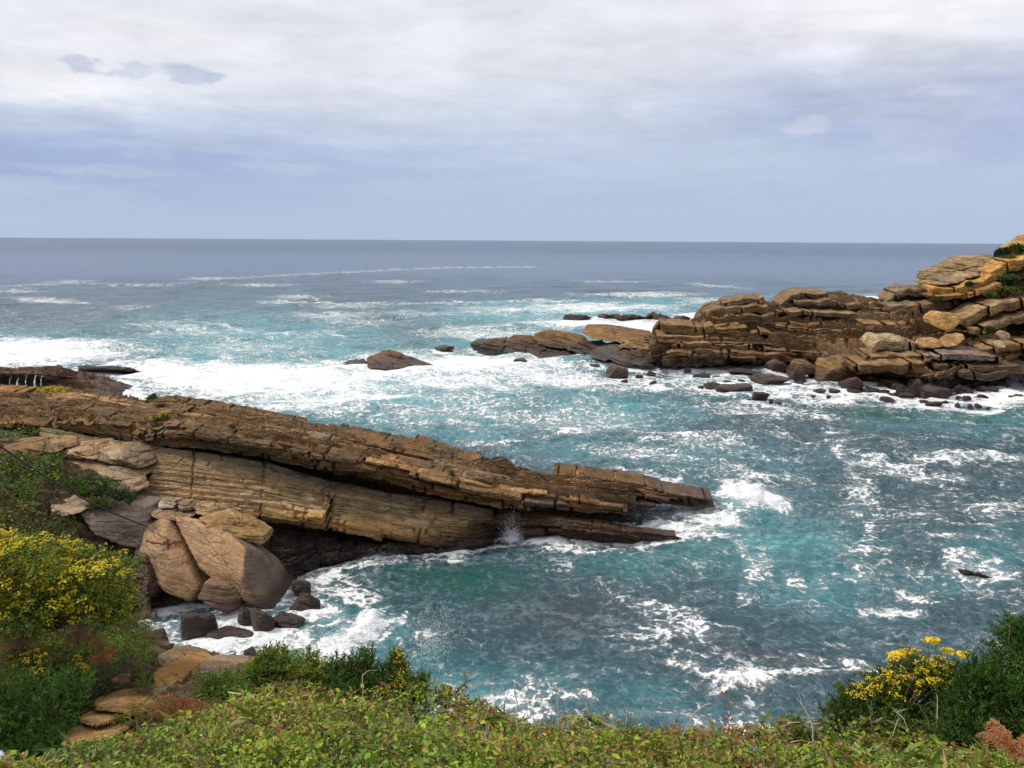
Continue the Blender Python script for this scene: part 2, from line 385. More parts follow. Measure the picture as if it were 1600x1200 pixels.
def ledge(parent, mat, px0, px1, yf, Df, th, out, depth, col, seed, dz=0.0, res=.05, dark=.62, amp=.1, name='rock_ledge', nv=8, fth=.16, shore=False, tilt=0.0):
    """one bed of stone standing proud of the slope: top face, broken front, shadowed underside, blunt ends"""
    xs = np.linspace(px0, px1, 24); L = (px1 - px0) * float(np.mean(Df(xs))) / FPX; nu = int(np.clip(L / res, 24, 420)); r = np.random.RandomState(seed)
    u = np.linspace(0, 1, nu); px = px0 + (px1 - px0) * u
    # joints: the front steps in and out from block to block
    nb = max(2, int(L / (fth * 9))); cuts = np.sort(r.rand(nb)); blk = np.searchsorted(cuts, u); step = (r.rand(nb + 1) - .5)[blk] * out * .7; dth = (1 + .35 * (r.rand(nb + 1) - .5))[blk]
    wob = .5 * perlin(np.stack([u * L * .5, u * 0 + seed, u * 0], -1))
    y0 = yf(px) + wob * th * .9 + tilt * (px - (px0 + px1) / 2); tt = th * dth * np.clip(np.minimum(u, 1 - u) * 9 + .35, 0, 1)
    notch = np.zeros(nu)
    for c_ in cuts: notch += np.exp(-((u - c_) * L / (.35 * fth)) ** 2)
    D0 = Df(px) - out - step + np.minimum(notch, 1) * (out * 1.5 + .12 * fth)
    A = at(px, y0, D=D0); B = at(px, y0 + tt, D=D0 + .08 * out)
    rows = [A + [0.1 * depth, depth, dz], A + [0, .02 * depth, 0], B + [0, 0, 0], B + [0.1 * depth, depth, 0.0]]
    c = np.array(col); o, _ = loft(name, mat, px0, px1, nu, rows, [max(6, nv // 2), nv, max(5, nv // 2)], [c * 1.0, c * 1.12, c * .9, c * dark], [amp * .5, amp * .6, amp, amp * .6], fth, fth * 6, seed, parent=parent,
        rough=.35 * amp, cap=True, te_=False, warp=.3, taper=0, colvar=.35, smooth_it=1, jag=1.2, shore=shore, wscale=.25 / fth)
    return o
def R_(yk, D=None, z=None):
    def f(px, R):
        y = kn(px, yk)
        if D is not None: return at(px, y, D=kn(px, D) if not np.isscalar(D) else D + 0 * px)
        return at(px, y, z=kn(px, z) if not np.isscalar(z) else z + 0 * px)
    return f
def OFF(i, dx=0, dy=0, dz=0, z=None):
    def f(px, R):
        q = R[i].copy(); q += np.array([dx, dy, dz])
        if z is not None: q[:, 2] = z
        return q
    return f

_ico = {}
def ico(n):
    if n not in _ico:
        bm = bmesh.new(); bmesh.ops.create_icosphere(bm, subdivisions=n, radius=1.0)
        _ico[n] = (np.array([v.co[:] for v in bm.verts]), np.array([[v.index for v in f.verts] for f in bm.faces])); bm.free()
    return _ico[n]
def hull_rock(name, pts, mat, col, seed=0, sub=5, rough=0.04, bed=0.05, th=0.25, sharp=60, dip=(0.2, 0.0), pits=(), tone=None, parent=None, colvar=.3, shore=True,
              slope_col=None, jag=1.0):
    """one solid stone: the convex body of pts with worn edges, weathered surface, thin beds and hollows"""
    pts = np.asarray(pts, float)
    bm = bmesh.new()
    for p in pts: bm.verts.new(p)
    r = bmesh.ops.convex_hull(bm, input=bm.verts[:]); bmesh.ops.recalc_face_normals(bm, faces=bm.faces[:])
    hv = np.array([v.co[:] for v in bm.verts if v.link_faces]); c = (hv.min(0) + hv.max(0)) / 2 * .4 + hv.mean(0) * .6
    n = np.array([f.normal[:] for f in bm.faces]); d = np.array([(f.verts[0].co) @ f.normal for f in bm.faces]); bm.free()
    d = d - n @ c; ok = d > 1e-4; n, d = n[ok], d[ok]
    ext = hv.max(0) - hv.min(0); size = ext.max()
    dirs, F = ico(sub); q = dirs * (ext * 0.5 + 0.08 * size); q /= np.linalg.norm(q, axis=1)[:, None]
    k = np.maximum(q @ n.T, 1e-6) / d[None]
    rr = (k ** sharp).sum(1) ** (-1.0 / sharp) * 1.02
    P = c + q * rr[:, None]
    rs = seed * 3.7
    s = P[:, 2] + dip[0] * P[:, 0] + dip[1] * P[:, 1] + 0.35 * th * fbm(P + rs, 1.0 / size, 3) * 3
    u = P[:, 0] + 0.5 * P[:, 1]
    d2, v2 = beds(s + 40, u + 100, th, th * 6, seed); d3, v3 = beds(s + 47, u + 100, th * .4, th * 4, seed + 3)
    disp = bed * (d2 + .4 * d3) + rough * size * (fbm(P + rs, 3.0 / size, 5, .55) + .5 * fbm(P + rs, 1.3 / size, 2)) + rough * .35 * size * fbm(P - rs, 5.0 / size, 4, .6, True)
    fr, fv = fract((u + 100) / (th * 1.3), (s + 40) / (th * 1.3), (P[:, 1] - .4 * P[:, 0]) / (th * 1.3), seed * 1.3)
    disp = disp + jag * fr * (bed * .8 + rough * size * .5)
    P = P + q * disp[:, None]
    for (pp, pr, pd) in pits:
        dd = np.linalg.norm((P - np.asarray(pp)) * np.array([1, 1, 1.5]), axis=1); P -= q * (pd * np.exp(-(dd / pr) ** 4))[:, None]
    C = np.array(col)[None] * (1 + colvar * ((v2 - .5) * .9 + (v3 - .5) * .6 + (fv - .5) * .8 + fbm(P + rs, 2.5 / size, 4)))[:, None]
    if tone is not None:      # a darker side, its own stone colour plus painted-in shade: (px,py) line, colour
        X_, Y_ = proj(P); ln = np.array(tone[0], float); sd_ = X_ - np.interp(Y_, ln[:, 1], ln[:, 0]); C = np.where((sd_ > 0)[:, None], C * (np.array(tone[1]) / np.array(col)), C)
    C = C * (1 + (fbm(P + rs + 70, 2 / size, 3) * .4)[:, None] * np.array([.3, 0, -.5]))
    return mesh(name, P, F, mat, np.clip(C, .008, .8), parent=parent, shore=shore)
def rnd_pts(c, ext, seed, n=14, flat=0.0):
    r = np.random.RandomState(seed); v = r.normal(size=(n, 3)); v /= np.linalg.norm(v, axis=1)[:, None]
    v = np.sign(v) * np.abs(v) ** 0.75
    return np.asarray(c) + v * np.asarray(ext) * 0.5 * (0.85 + 0.35 * r.rand(n, 1))
BROWN = (0.20, 0.115, 0.055); TAN = (0.38, 0.235, 0.11); OCHRE = (0.40, 0.24, 0.09); DARK = (0.085, 0.055, 0.042); GREY = (0.20, 0.18, 0.165)
def px_rock(name, bx, mat, col, seed, label, cat='rock', group=None, D=None, depth=0.8, sub=4, sink=0.3, tilt=0, **kw):
    """stone whose foot stands on the water (or at distance D) and whose outline spans the pixel box bx"""
    x0, y0, x1, y1 = bx
    if D is None: foot = at((x0 + x1) / 2, y1, z=0.0); D0 = foot[1]
    else: foot = at((x0 + x1) / 2, y1, D=D); D0 = D
    wd = (x1 - x0) * D0 / FPX; dp = wd * depth
    top = at((x0 + x1) / 2, y0, D=D0 + dp * .45)
    hgt = max(top[2] - foot[2], 0.12 * wd)
    c = np.array([foot[0], D0 + dp * .5, foot[2] + hgt / 2 - sink * hgt * .5])
    pts = rnd_pts((0, 0, 0), (wd * 1.08, dp, hgt * (1 + sink) * 1.12), seed)
    if tilt: 
        a = math.radians(tilt); x, z = pts[:, 0].copy(), pts[:, 2].copy(); pts[:, 0] = x * math.cos(a) + z * math.sin(a); pts[:, 2] = -x * math.sin(a) + z * math.cos(a)
    # rescale exactly to the box
    for i, e_ in ((0, wd), (2, hgt * (1 + sink))):
        mn, mxx = pts[:, i].min(), pts[:, i].max(); pts[:, i] = ((pts[:, i] - mn) / (mxx - mn) - .5) * e_
    kw.setdefault('bed', .02 * wd); kw.setdefault('th', max(.12, .09 * wd))
    o = hull_rock(name, pts + c, mat, col, seed, sub, **kw)
    return tag(o, label, cat, group)

# ------------------------------------------------------------------ the near ridge on the left
def yoff(pts, dy): return [(x, y + dy) for x, y in pts]
crest = [(-260, 585), (0, 603), (56, 607), (124, 605), (188, 612), (232, 621), (262, 618), (375, 635), (469, 650), (544, 663), (600, 673), (664, 686), (704, 702),
         (733, 713), (747, 707), (790, 714), (804, 726), (851, 740), (899, 743), (975, 752), (1022, 762), (1060, 771), (1090, 775), (1120, 780)]
lip = [(-260, 650), (0, 660), (75, 662), (124, 661), (225, 674), (262, 670), (292, 671), (375, 685), (470, 702), (600, 726), (700, 749), (800, 770), (900, 778), (985, 792), (1060, 782), (1120, 783)]
und = [(-260, 664), (0, 669), (124, 676), (225, 690), (300, 694), (412, 713), (517, 741), (600, 757), (690, 774), (766, 787), (832, 802), (927, 813), (985, 816), (1010, 802), (1060, 793), (1120, 789)]
crD = [(-260, 48), (0, 46), (500, 43.5), (800, 43.8), (1120, 46)]
lpD = [(-260, 40), (0, 40), (500, 38.3), (700, 39.2), (800, 40.6), (985, 42.6), (1120, 45.4)]
unD = [(-260, 41), (0, 41), (500, 39.3), (700, 39.8), (800, 41.0), (985, 43.0), (1120, 45.2)]
def avg(a, b, t):
    xs = sorted({p[0] for p in a} | {p[0] for p in b}); return [(x, kn(x, a) * (1 - t) + kn(x, b) * t) for x in xs]
ridge = empty('rock_ridge', at(430, 880, z=0.0), 'long brown layered rock ridge running from the left edge out into the waves', 'rock ridge')
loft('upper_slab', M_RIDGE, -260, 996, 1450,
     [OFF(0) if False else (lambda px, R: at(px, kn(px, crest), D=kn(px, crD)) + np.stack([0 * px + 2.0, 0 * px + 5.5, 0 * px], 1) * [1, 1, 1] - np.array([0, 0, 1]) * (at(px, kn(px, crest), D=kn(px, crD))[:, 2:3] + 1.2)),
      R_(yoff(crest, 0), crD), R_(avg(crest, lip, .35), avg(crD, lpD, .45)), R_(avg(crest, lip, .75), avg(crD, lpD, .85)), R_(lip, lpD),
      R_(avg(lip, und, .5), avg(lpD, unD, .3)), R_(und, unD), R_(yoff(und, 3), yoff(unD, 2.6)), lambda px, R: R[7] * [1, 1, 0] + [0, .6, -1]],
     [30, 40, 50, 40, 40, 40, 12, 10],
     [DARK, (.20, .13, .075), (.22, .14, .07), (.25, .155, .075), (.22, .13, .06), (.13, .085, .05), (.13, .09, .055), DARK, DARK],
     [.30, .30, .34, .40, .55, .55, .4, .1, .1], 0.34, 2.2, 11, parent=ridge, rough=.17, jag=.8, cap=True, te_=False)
def fld(lines, t):
    """line a fraction t of the way down a set of feature lines"""
    n = len(lines) - 1; i = min(int(t * n), n - 1); f = t * n - i
    return lambda x: np.interp(x, *np.array(lines[i], float).T) * (1 - f) + np.interp(x, *np.array(lines[i + 1], float).T) * f
rl = random.Random(5)
UL, UD = [crest, avg(crest, lip, .5), lip, avg(lip, und, .5), und], [crD, avg(crD, lpD, .6), lpD, avg(lpD, unD, .3), unD]
RCOL = [(.29, .165, .068), (.19, .112, .052), (.36, .215, .095), (.15, .095, .05), (.28, .15, .05), (.20, .145, .09)]
# the thin beds that carry on past the blunt end of the slab to the tip
for (a_, b_, ya, yb, th_, d_, s_) in [(860, 1060, 0, 0, 6, 45.2, 1), (980, 1119, 4, 1, 4.5, 45.6, 8), (880, 1086, 8, 5, 6, 45.0, 2), (840, 1050, 18, 14, 8, 44.4, 3), (900, 1122, 34, 12, 5, 45.4, 4), (820, 1000, 28, 30, 9, 43.6, 5), (790, 994, 42, 40, 10, 43.0, 6), (850, 1030, 48, 26, 7, 43.6, 7)]:
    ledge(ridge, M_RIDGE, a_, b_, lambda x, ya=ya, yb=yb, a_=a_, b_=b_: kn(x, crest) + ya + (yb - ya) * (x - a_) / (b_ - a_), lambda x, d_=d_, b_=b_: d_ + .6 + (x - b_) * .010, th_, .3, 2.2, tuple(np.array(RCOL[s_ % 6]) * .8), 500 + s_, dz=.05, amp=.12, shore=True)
k = 0
for t in [.08, .16, .25, .33, .41, .48, .55, .62, .69, .76, .83]:
    x = -240 + rl.random() * 90
    while x < 950:
        L_ = rl.uniform(120, 330) * (1 if t > .4 else .8)
        x1_ = min(x + L_, 985); k += 1
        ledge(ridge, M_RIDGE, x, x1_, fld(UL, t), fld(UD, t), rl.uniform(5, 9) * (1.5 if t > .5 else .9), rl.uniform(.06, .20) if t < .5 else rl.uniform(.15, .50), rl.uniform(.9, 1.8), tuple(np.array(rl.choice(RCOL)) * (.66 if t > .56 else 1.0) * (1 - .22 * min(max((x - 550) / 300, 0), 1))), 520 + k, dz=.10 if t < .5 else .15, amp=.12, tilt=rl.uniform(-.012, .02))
        x = x1_ + rl.uniform(60, 330)

ftop = [(60, 668), (225, 694), (412, 724), (517, 754), (595, 769), (657, 778), (728, 788), (772, 798)]
fbot = [(60, 745), (150, 778), (210, 792), (326, 800), (405, 807), (506, 822), (600, 840), (690, 852), (742, 857), (760, 846), (772, 826)]
ftD = [(60, 39.6), (225, 39.4), (517, 39.6), (600, 39.9), (700, 40.4), (772, 41.2)]
fbD = [(60, 36.0), (210, 36.1), (326, 36.2), (506, 37.3), (600, 38.2), (690, 38.9), (772, 40.6)]
FT = (.42, .29, .16)
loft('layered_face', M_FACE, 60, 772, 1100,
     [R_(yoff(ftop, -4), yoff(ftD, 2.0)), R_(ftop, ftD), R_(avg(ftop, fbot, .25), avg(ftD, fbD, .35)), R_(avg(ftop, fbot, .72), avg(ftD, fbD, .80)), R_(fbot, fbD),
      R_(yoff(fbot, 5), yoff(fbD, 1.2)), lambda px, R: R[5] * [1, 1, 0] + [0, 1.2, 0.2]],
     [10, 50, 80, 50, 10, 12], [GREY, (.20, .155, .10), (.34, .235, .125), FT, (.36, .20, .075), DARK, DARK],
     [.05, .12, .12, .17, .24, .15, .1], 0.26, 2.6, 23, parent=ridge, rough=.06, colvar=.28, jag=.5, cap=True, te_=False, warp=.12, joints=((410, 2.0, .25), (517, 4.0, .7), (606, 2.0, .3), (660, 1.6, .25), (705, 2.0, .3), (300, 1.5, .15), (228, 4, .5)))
FL, FDs = [ftop, avg(ftop, fbot, .5), fbot], [ftD, avg(ftD, fbD, .55), fbD]
for t, x0_, x1_, th_, o_, c_ in [(.10, 200, 420, 4, .10, GREY), (.15, 380, 700, 4, .10, (.22, .165, .10)), (.20, 230, 560, 4, .10, (.28, .21, .13)), (.24, 410, 640, 5, .12, (.34, .255, .155)),
        (.34, 240, 515, 12, .08, FT), (.36, 525, 640, 13, .10, FT), (.40, 645, 735, 12, .12, (.38, .255, .13)), (.50, 300, 515, 14, .10, (.43, .30, .165)), (.54, 528, 700, 13, .12, (.40, .27, .14)), (.62, 400, 513, 13, .14, FT), (.66, 524, 760, 10, .10, (.35, .21, .09)),
        (.72, 330, 512, 14, .16, (.44, .305, .17)), (.76, 526, 690, 12, .2, (.39, .245, .115)), (.86, 405, 508, 14, .22, (.40, .25, .10)), (.86, 524, 600, 14, .22, (.38, .22, .085)), (.88, 606, 745, 11, .22, (.33, .19, .075)), (.90, 300, 400, 9, .15, (.36, .26, .15))]:
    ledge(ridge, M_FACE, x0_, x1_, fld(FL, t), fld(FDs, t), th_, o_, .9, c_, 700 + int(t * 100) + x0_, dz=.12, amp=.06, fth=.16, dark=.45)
foot = [(170, 965), (240, 955), (330, 945), (400, 928), (450, 908), (500, 884), (560, 873), (642, 864), (700, 862), (772, 852)]
loft('wet_base', M_RIDGE, 170, 772, 800,
     [R_(yoff(fbot, 1), yoff(fbD, 2.2)), R_(avg(fbot, foot, .35), avg(fbD, [(170, 35.2), (400, 35.6), (500, 38.3), (772, 41)], .7)), R_(yoff(foot, -8), z=.35), R_(foot, z=-.35), R_(yoff(foot, 14), z=-.9)],
     [30, 50, 14, 8], [(.09, .065, .05)] * 5, [.3, .5, .3, .2, .1], .3, 1.6, 31, parent=ridge, rough=.2)
foot2 = yoff(foot, -6); BL = [fbot, foot2]; BD = [yoff(fbD, 2.0), [(170, 32.6), (400, 34.2), (500, 37.9), (642, 39.3), (772, 40.6)]]
for i, (t, x0_, x1_, th_) in enumerate([(.2, 400, 560, 6), (.3, 430, 640, 6), (.42, 380, 520, 7), (.5, 470, 700, 6), (.6, 360, 500, 9), (.66, 500, 750, 6), (.76, 400, 540, 9), (.84, 520, 720, 6), (.9, 420, 500, 9), (.95, 560, 768, 5)]):
    ledge(ridge, M_RIDGE, x0_, x1_, fld(BL, t), fld(BD, t), th_, .35, 1.6, (.11, .075, .055), 760 + i, amp=.12, shore=True)
tongue_t = [(755, 802), (804, 807), (870, 809), (927, 819), (999, 831), (1067, 840)]
tongue_b = [(755, 842), (804, 841), (918, 847), (1003, 849), (1067, 845)]
loft('low_tongue', M_RIDGE, 755, 1067, 480,
     [lambda px, R: at(px, kn(px, tongue_t), z=.6) * [1, 1, 0] + [0.3, 2.2, -.6], R_(tongue_t, z=[(755, 1.3), (870, 1.15), (1000, .6), (1067, .12)]),
      R_(avg(tongue_t, tongue_b, .35), z=[(755, 1.15), (870, .95), (1000, .45), (1067, .08)]), R_(tongue_b, z=-.25), R_(yoff(tongue_b, 8), z=-.8)],
     [12, 24, 30, 10], [(.12, .07, .045), (.25, .14, .06), (.22, .12, .055), (.12, .07, .045), DARK], [.12, .16, .2, .16, .1], .22, 1.6, 41, parent=ridge, rough=.12, cap=True)
for i, (x0_, x1_, dy, th_, d_) in enumerate([(770, 930, 2, 8, .0), (804, 1000, 14, 8, .3), (850, 1040, 6, 5, .25), (900, 1062, 12, 5, .35), (806, 915, 24, 9, .6)]):
    ledge(ridge, M_RIDGE, x0_, x1_, lambda x, dy=dy: kn(x, tongue_t) + dy * (1 - .7 * (x - 760) / 300), lambda x, d_=d_: kn(x, [(755, 40.9), (870, 41.1), (1000, 41.6), (1067, 41.8)]) - d_, th_, .2, 1.2, [(.25, .14, .06), (.20, .11, .05)][i % 2], 780 + i, amp=.09, shore=True)
# loose blocks that lean on the ridge
def hp(pts, back=1.5, bz=0.0):
    f = np.array([at(x, y, D=d) for x, y, d in pts]); return np.concatenate([f, f + [0.15 * back, back, bz]])
def slab(name, pts, col, seed, label, back=1.5, bz=0.0, cat='boulder', mat=None, group=None, **kw):
    kw.setdefault('sub', 6)
    return tag(hull_rock(name, hp(pts, back, bz), mat or M_BOUL, col, seed, **kw), label, cat, group)
BT = (.46, .285, .15)
slab('boulder', [(226, 823, 33.9), (250, 810, 34.1), (263, 812, 34.1), (309, 914, 32.2), (298, 941, 31.6), (257, 925, 31.8), (209, 865, 33.2), (250, 862, 32.3)], BT, 3, 'tall pale fallen boulder with a rusty stain and iron anchor, left of the biggest boulder', back=1.5, bz=-.5, rough=.010, bed=.02, sharp=70, colvar=.14, jag=.5, tone=([(400, 700), (400, 1100)], (.3, .2, .1)))
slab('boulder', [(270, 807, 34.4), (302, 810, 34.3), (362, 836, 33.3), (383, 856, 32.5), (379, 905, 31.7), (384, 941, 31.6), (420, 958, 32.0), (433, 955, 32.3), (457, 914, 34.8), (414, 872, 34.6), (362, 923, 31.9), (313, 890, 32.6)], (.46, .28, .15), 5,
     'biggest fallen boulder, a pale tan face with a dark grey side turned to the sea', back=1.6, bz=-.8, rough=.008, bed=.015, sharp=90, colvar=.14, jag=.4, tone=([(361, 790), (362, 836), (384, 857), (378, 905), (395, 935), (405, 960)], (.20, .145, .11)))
slab('boulder', [(318, 910, 31.4), (352, 917, 31.4), (376, 931, 31.6), (379, 949, 31.7), (357, 961, 31.0), (331, 949, 30.9), (307, 936, 31.1)], (.24, .15, .095), 8,
     'grey brown block wedged under the two big fallen boulders', back=1.4, rough=.02, sharp=40)
slab('boulder', [(122, 800, 33.4), (131, 790, 33.9), (180, 788, 34.2), (226, 794, 34.3), (230, 838, 33.6), (218, 857, 33.2), (187, 850, 32.8), (152, 839, 32.7), (139, 818, 32.9)], (.20, .155, .12), 12,
     'smooth dark grey boulder with pale streaks below the grassy slope', back=1.6, rough=.016, sharp=40, colvar=.3)
slab('rock_slab', [(310, 811, 34.0), (344, 802, 34.6), (390, 822, 34.4), (413, 838, 34.0), (411, 852, 33.9), (372, 838, 33.6), (326, 829, 33.5)], (.36, .23, .10), 15,
     'tan slab lying across the top of the biggest boulder', cat='rock slab', back=1.0, rough=.035, mat=M_RIDGE, bed=.10, th=.22, colvar=.5)
slab('rock_slab', [(299, 790, 35.0), (326, 791, 35.1), (342, 806, 34.7), (330, 811, 34.4), (305, 803, 34.6)], (.33, .22, .11), 16, 'small tan slab against the foot of the layered face', cat='rock slab', back=.7, rough=.035, mat=M_RIDGE, bed=.10, th=.22, colvar=.5)
slab('rock_slab', [(231, 798, 34.6), (290, 800, 34.8), (300, 808, 34.5), (280, 815, 34.2), (240, 812, 34.0)], (.28, .19, .11), 17, 'flat brown slab on top of the tall pale boulder', cat='rock slab', back=.9, rough=.035, mat=M_RIDGE, bed=.10, th=.22, colvar=.5)
slab('rock_slab', [(247, 782, 35.2), (278, 781, 35.2), (272, 795, 34.8), (248, 793, 34.8)], (.33, .27, .20), 18, 'small pale grey slab at the foot of the layered cliff face', cat='rock slab', back=.5, rough=.035, sub=5, mat=M_RIDGE, bed=.10, th=.22, colvar=.5)
slab('rock_slab', [(276, 786, 35.1), (294, 785, 35.2), (300, 798, 34.9), (280, 797, 34.7)], (.25, .19, .13), 19, 'small brown slab right of the pale grey slab', cat='rock slab', back=.5, rough=.035, sub=5, mat=M_RIDGE, bed=.10, th=.22, colvar=.5)
slab('rock_block', [(150, 703, 38.0), (203, 697, 38.4), (228, 713, 38.1), (221, 734, 36.9), (150, 721, 37.0), (196, 716, 37.0)], (.29, .21, .13), 21,
     'pale block jutting from the left end of the layered face', cat='rock block', back=1.5, rough=.035, mat=M_RIDGE, bed=.10, th=.22, colvar=.5)
slab('rock_block', [(98, 698, 38.0), (149, 695, 38.3), (150, 718, 37.1), (99, 714, 37.1), (120, 704, 37.1)], (.33, .21, .11), 22, 'tan block left of the pale jutting block', cat='rock block', back=1.5, rough=.035, mat=M_RIDGE, bed=.10, th=.22, colvar=.5)
slab('rock_block', [(100, 718, 37.2), (150, 722, 37.2), (196, 733, 36.8), (208, 754, 36.0), (170, 748, 35.8), (112, 735, 36.2)], (.31, .215, .13), 26, 'smooth pale rock step under the jutting block', cat='rock block', back=2.0, rough=.035, mat=M_RIDGE, bed=.10, th=.22, colvar=.5)
slab('rock_slab', [(128, 738, 36.4), (208, 754, 35.8), (212, 770, 35.2), (170, 762, 35.0), (124, 752, 35.6)], (.30, .205, .125), 23, 'sloping slab above the green patch at the foot of the ridge', cat='rock slab', back=1.2, rough=.035, mat=M_RIDGE, bed=.10, th=.22, colvar=.5)
slab('rock_slab', [(-12, 697, 37.4), (60, 689, 37.7), (90, 694, 37.5), (90, 708, 36.5), (30, 714, 36.2), (-12, 711, 36.4), (40, 700, 36.4)], (.27, .165, .08), 24, 'tan ledge poking out of the green slope', cat='rock slab', back=1.5, rough=.035, mat=M_RIDGE, bed=.10, th=.22, colvar=.5)
slab('rock_block', [(84, 782, 33.8), (118, 776, 34.2), (124, 800, 33.0), (96, 808, 32.6), (82, 798, 33.0)], (.28, .20, .13), 25, 'brown block at the top of the grassy gully', cat='rock block', back=1.2, rough=.035, mat=M_RIDGE, bed=.10, th=.22, colvar=.5)
slab('rock_slab', [(20, 782, 33.5), (70, 775, 34.2), (78, 786, 33.4), (30, 794, 32.8)], (.30, .21, .13), 27, 'flat brown slab under the leafy slope at the left edge', cat='rock slab', back=1.0, rough=.035, mat=M_RIDGE, bed=.10, th=.22, colvar=.5)
slab('rock_block', [(212, 858, 33.0), (226, 870, 32.4), (232, 905, 31.6), (226, 940, 31.0), (205, 945, 31.0), (200, 880, 32.4)], (.16, .11, .075), 28, 'dark rock behind the yellow shrub at the back of the cove', back=2.2, rough=.035, cat='rock block', mat=M_RIDGE, bed=.10, th=.22, colvar=.5)
COVE = [((273, 961, 330, 1009), 'big square dark boulder standing in the foam of the cove', .8, .3), ((306, 999, 383, 1024), 'low flat dark rock awash in front of the square boulder', .9, .35),
        ((332, 1029, 368, 1041), 'small dark rock at the foot of the near ledge', .8, .3), ((376, 1022, 399, 1042), 'small dark rock half hidden by the leafy shrub', .8, .3),
        ((234, 991, 256, 1009), 'small rounded dark rock beside the grassy slope', .8, .3), ((366, 954, 397, 981), 'dark angular rock just below the wedged block', .8, .3),
        ((383, 960, 422, 998), 'tilted dark rock with a pointed foot in the foam', .8, .3), ((420, 969, 472, 988), 'flat dark rock right of the tilted one', .7, .3),
        ((444, 938, 494, 963), 'dark brown rock nearest the green water of the cove', .8, .3), ((455, 913, 482, 935), 'small dark rock against the biggest boulder', .8, .3)]
for i, (b, l, dp, sk) in enumerate(COVE):
    px_rock('cove_rock', (b[0] - 3, b[1] - 8, b[2] + 3, b[3] + 1), M_COVE, (.15, .095, .07), 60 + i, l, depth=dp, sub=5, sink=sk, rough=.035, sharp=22)

# far islets and reefs on the left and in the middle
loft('rock_reef', M_SEAR, -250, 207, 420,
     [lambda px, R: at(px, kn(px, [(-250, 568), (207, 602)]), D=70) * [1, 1, 0] + [0, 5, -1], R_([(-250, 565), (0, 571), (40, 572), (87, 571), (110, 577), (140, 585), (180, 594), (207, 602)], [(-250, 76), (0, 76), (87, 78), (207, 84)]),
      R_([(-250, 585), (0, 584), (60, 584), (110, 590), (160, 598), (207, 603)], [(-250, 73), (0, 73), (60, 74), (160, 81), (207, 84)]),
      R_([(-250, 590), (0, 590), (60, 592), (110, 597), (160, 601), (207, 603.5)], [(-250, 74), (0, 74), (60, 75), (160, 81), (207, 84)]),
      R_([(-250, 620), (0, 620), (100, 610), (160, 606), (207, 604)], z=-.4)],
     [12, 24, 10, 20], [DARK, (.18, .105, .075), (.17, .10, .07), (.10, .065, .05), DARK], [.3, .3, .35, .4, .2], .35, 2.5, 51, rough=.3, wscale=.7)
tag(bpy.data.objects['rock_reef'], 'reddish brown reef at the left edge with thin white waterfalls running off it', 'rock')
for i, (x, w_, y0, y1) in enumerate([(27, 5, 590, 606), (40, 3, 586, 605), (54, 6, 586, 607), (64, 3, 587, 603), (15, 2, 589, 602)]):
    n = 10; t = np.linspace(0, 1, n); V = []; F = []
    for k in range(n):
        for j in range(5):
            xx = x + w_ * (0.4 + .4 * t[k]) * (j / 4 - .5) * .7 + .35 * math.sin(2 * k + i + j); yy = y0 + (y1 - y0) * t[k]
            V.append(at(xx + (.7 if k < 3 else 0) * (3 - k), yy, D=73.0 - .5 * t[k] - .12 * math.sin(j * 2 + k)))
    for k in range(n - 1):
        for j in range(4): F.append([k * 5 + j, k * 5 + j + 1, k * 5 + j + 6, k * 5 + j + 5])
    globals().setdefault('FALLS', []).append((V, F, x))

ISL = empty('sea_rock', at(620, 577, z=0.0), 'wedge shaped brown sea rock alone in the white water', 'rock')
def pyr(pts): return np.array([at(x, y, D=d) for x, y, d in pts])
hull_rock('rock_body', pyr([(575, 560, 100), (590, 549, 102), (608, 545, 103), (625, 549, 103), (645, 560, 103), (692, 576, 100), (650, 578, 98), (600, 576, 97), (572, 572, 97), (580, 578, 97), (610, 552, 108), (680, 574, 106), (600, 560, 108)]),
          M_SEAR, (.20, .115, .07), 71, 6, rough=.05, bed=.35, th=.7, parent=ISL, dip=(.12, 0))
hull_rock('side_rock', pyr([(538, 566, 100), (556, 558, 101), (572, 559, 101), (580, 572, 99), (556, 570, 98), (530, 568, 99), (560, 565, 104)]), M_SEAR, (.13, .08, .055), 72, 5, rough=.06, bed=.25, th=.5, parent=ISL)
for i, (b, l) in enumerate([((677, 540, 709, 549), 'small low rock between the wedge sea rock and the spit'), ((801, 560, 829, 573), 'small dark rock alone in the foam below the spit'), ((880, 491, 926, 500), 'flat dark reef in the foam beyond the spit')]):
    px_rock('sea_rock', b, M_SEAR, (.13, .085, .06), 90 + i, l, depth=.6, sub=5, rough=.05)
loft('rock_reef', M_SEAR, 936, 1052, 200, [lambda px, R: at(px, 492 + 0 * px, D=150) * [1, 1, 0] + [0, 12, -1],
     R_([(936, 494), (960, 490), (985, 494), (1000, 493), (1020, 493), (1040, 496), (1052, 501)], z=[(936, .1), (950, 1.0), (1040, 1.0), (1052, .1)]),
     R_([(936, 495), (960, 496), (985, 502), (1010, 504), (1030, 499), (1052, 502)], z=-.4)], [8, 24], [DARK, (.13, .08, .06), DARK], [.3, .4, .2], .5, 3, 61, wscale=.4)
tag(COL.objects['rock_reef.001'], 'long low dark reef in the surf behind the spit', 'rock')
loft('rock_reef', M_SEAR, 122, 215, 160, [lambda px, R: at(px, 575 + 0 * px, D=92) * [1, 1, 0] + [0, 5, -1],
     R_([(122, 573), (140, 573.5), (180, 574.5), (200, 577), (215, 579)], z=[(122, .9), (180, .7), (200, .4), (215, .05)]),
     R_([(122, 582), (160, 583), (190, 582), (215, 580)], z=-.3)], [8, 24], [DARK, (.20, .15, .13), (.3, .27, .26)], [.15, .2, .1], .4, 3, 62, wscale=.5)
tag(COL.objects['rock_reef.002'], 'thin low reef awash just right of the reef with waterfalls', 'rock')
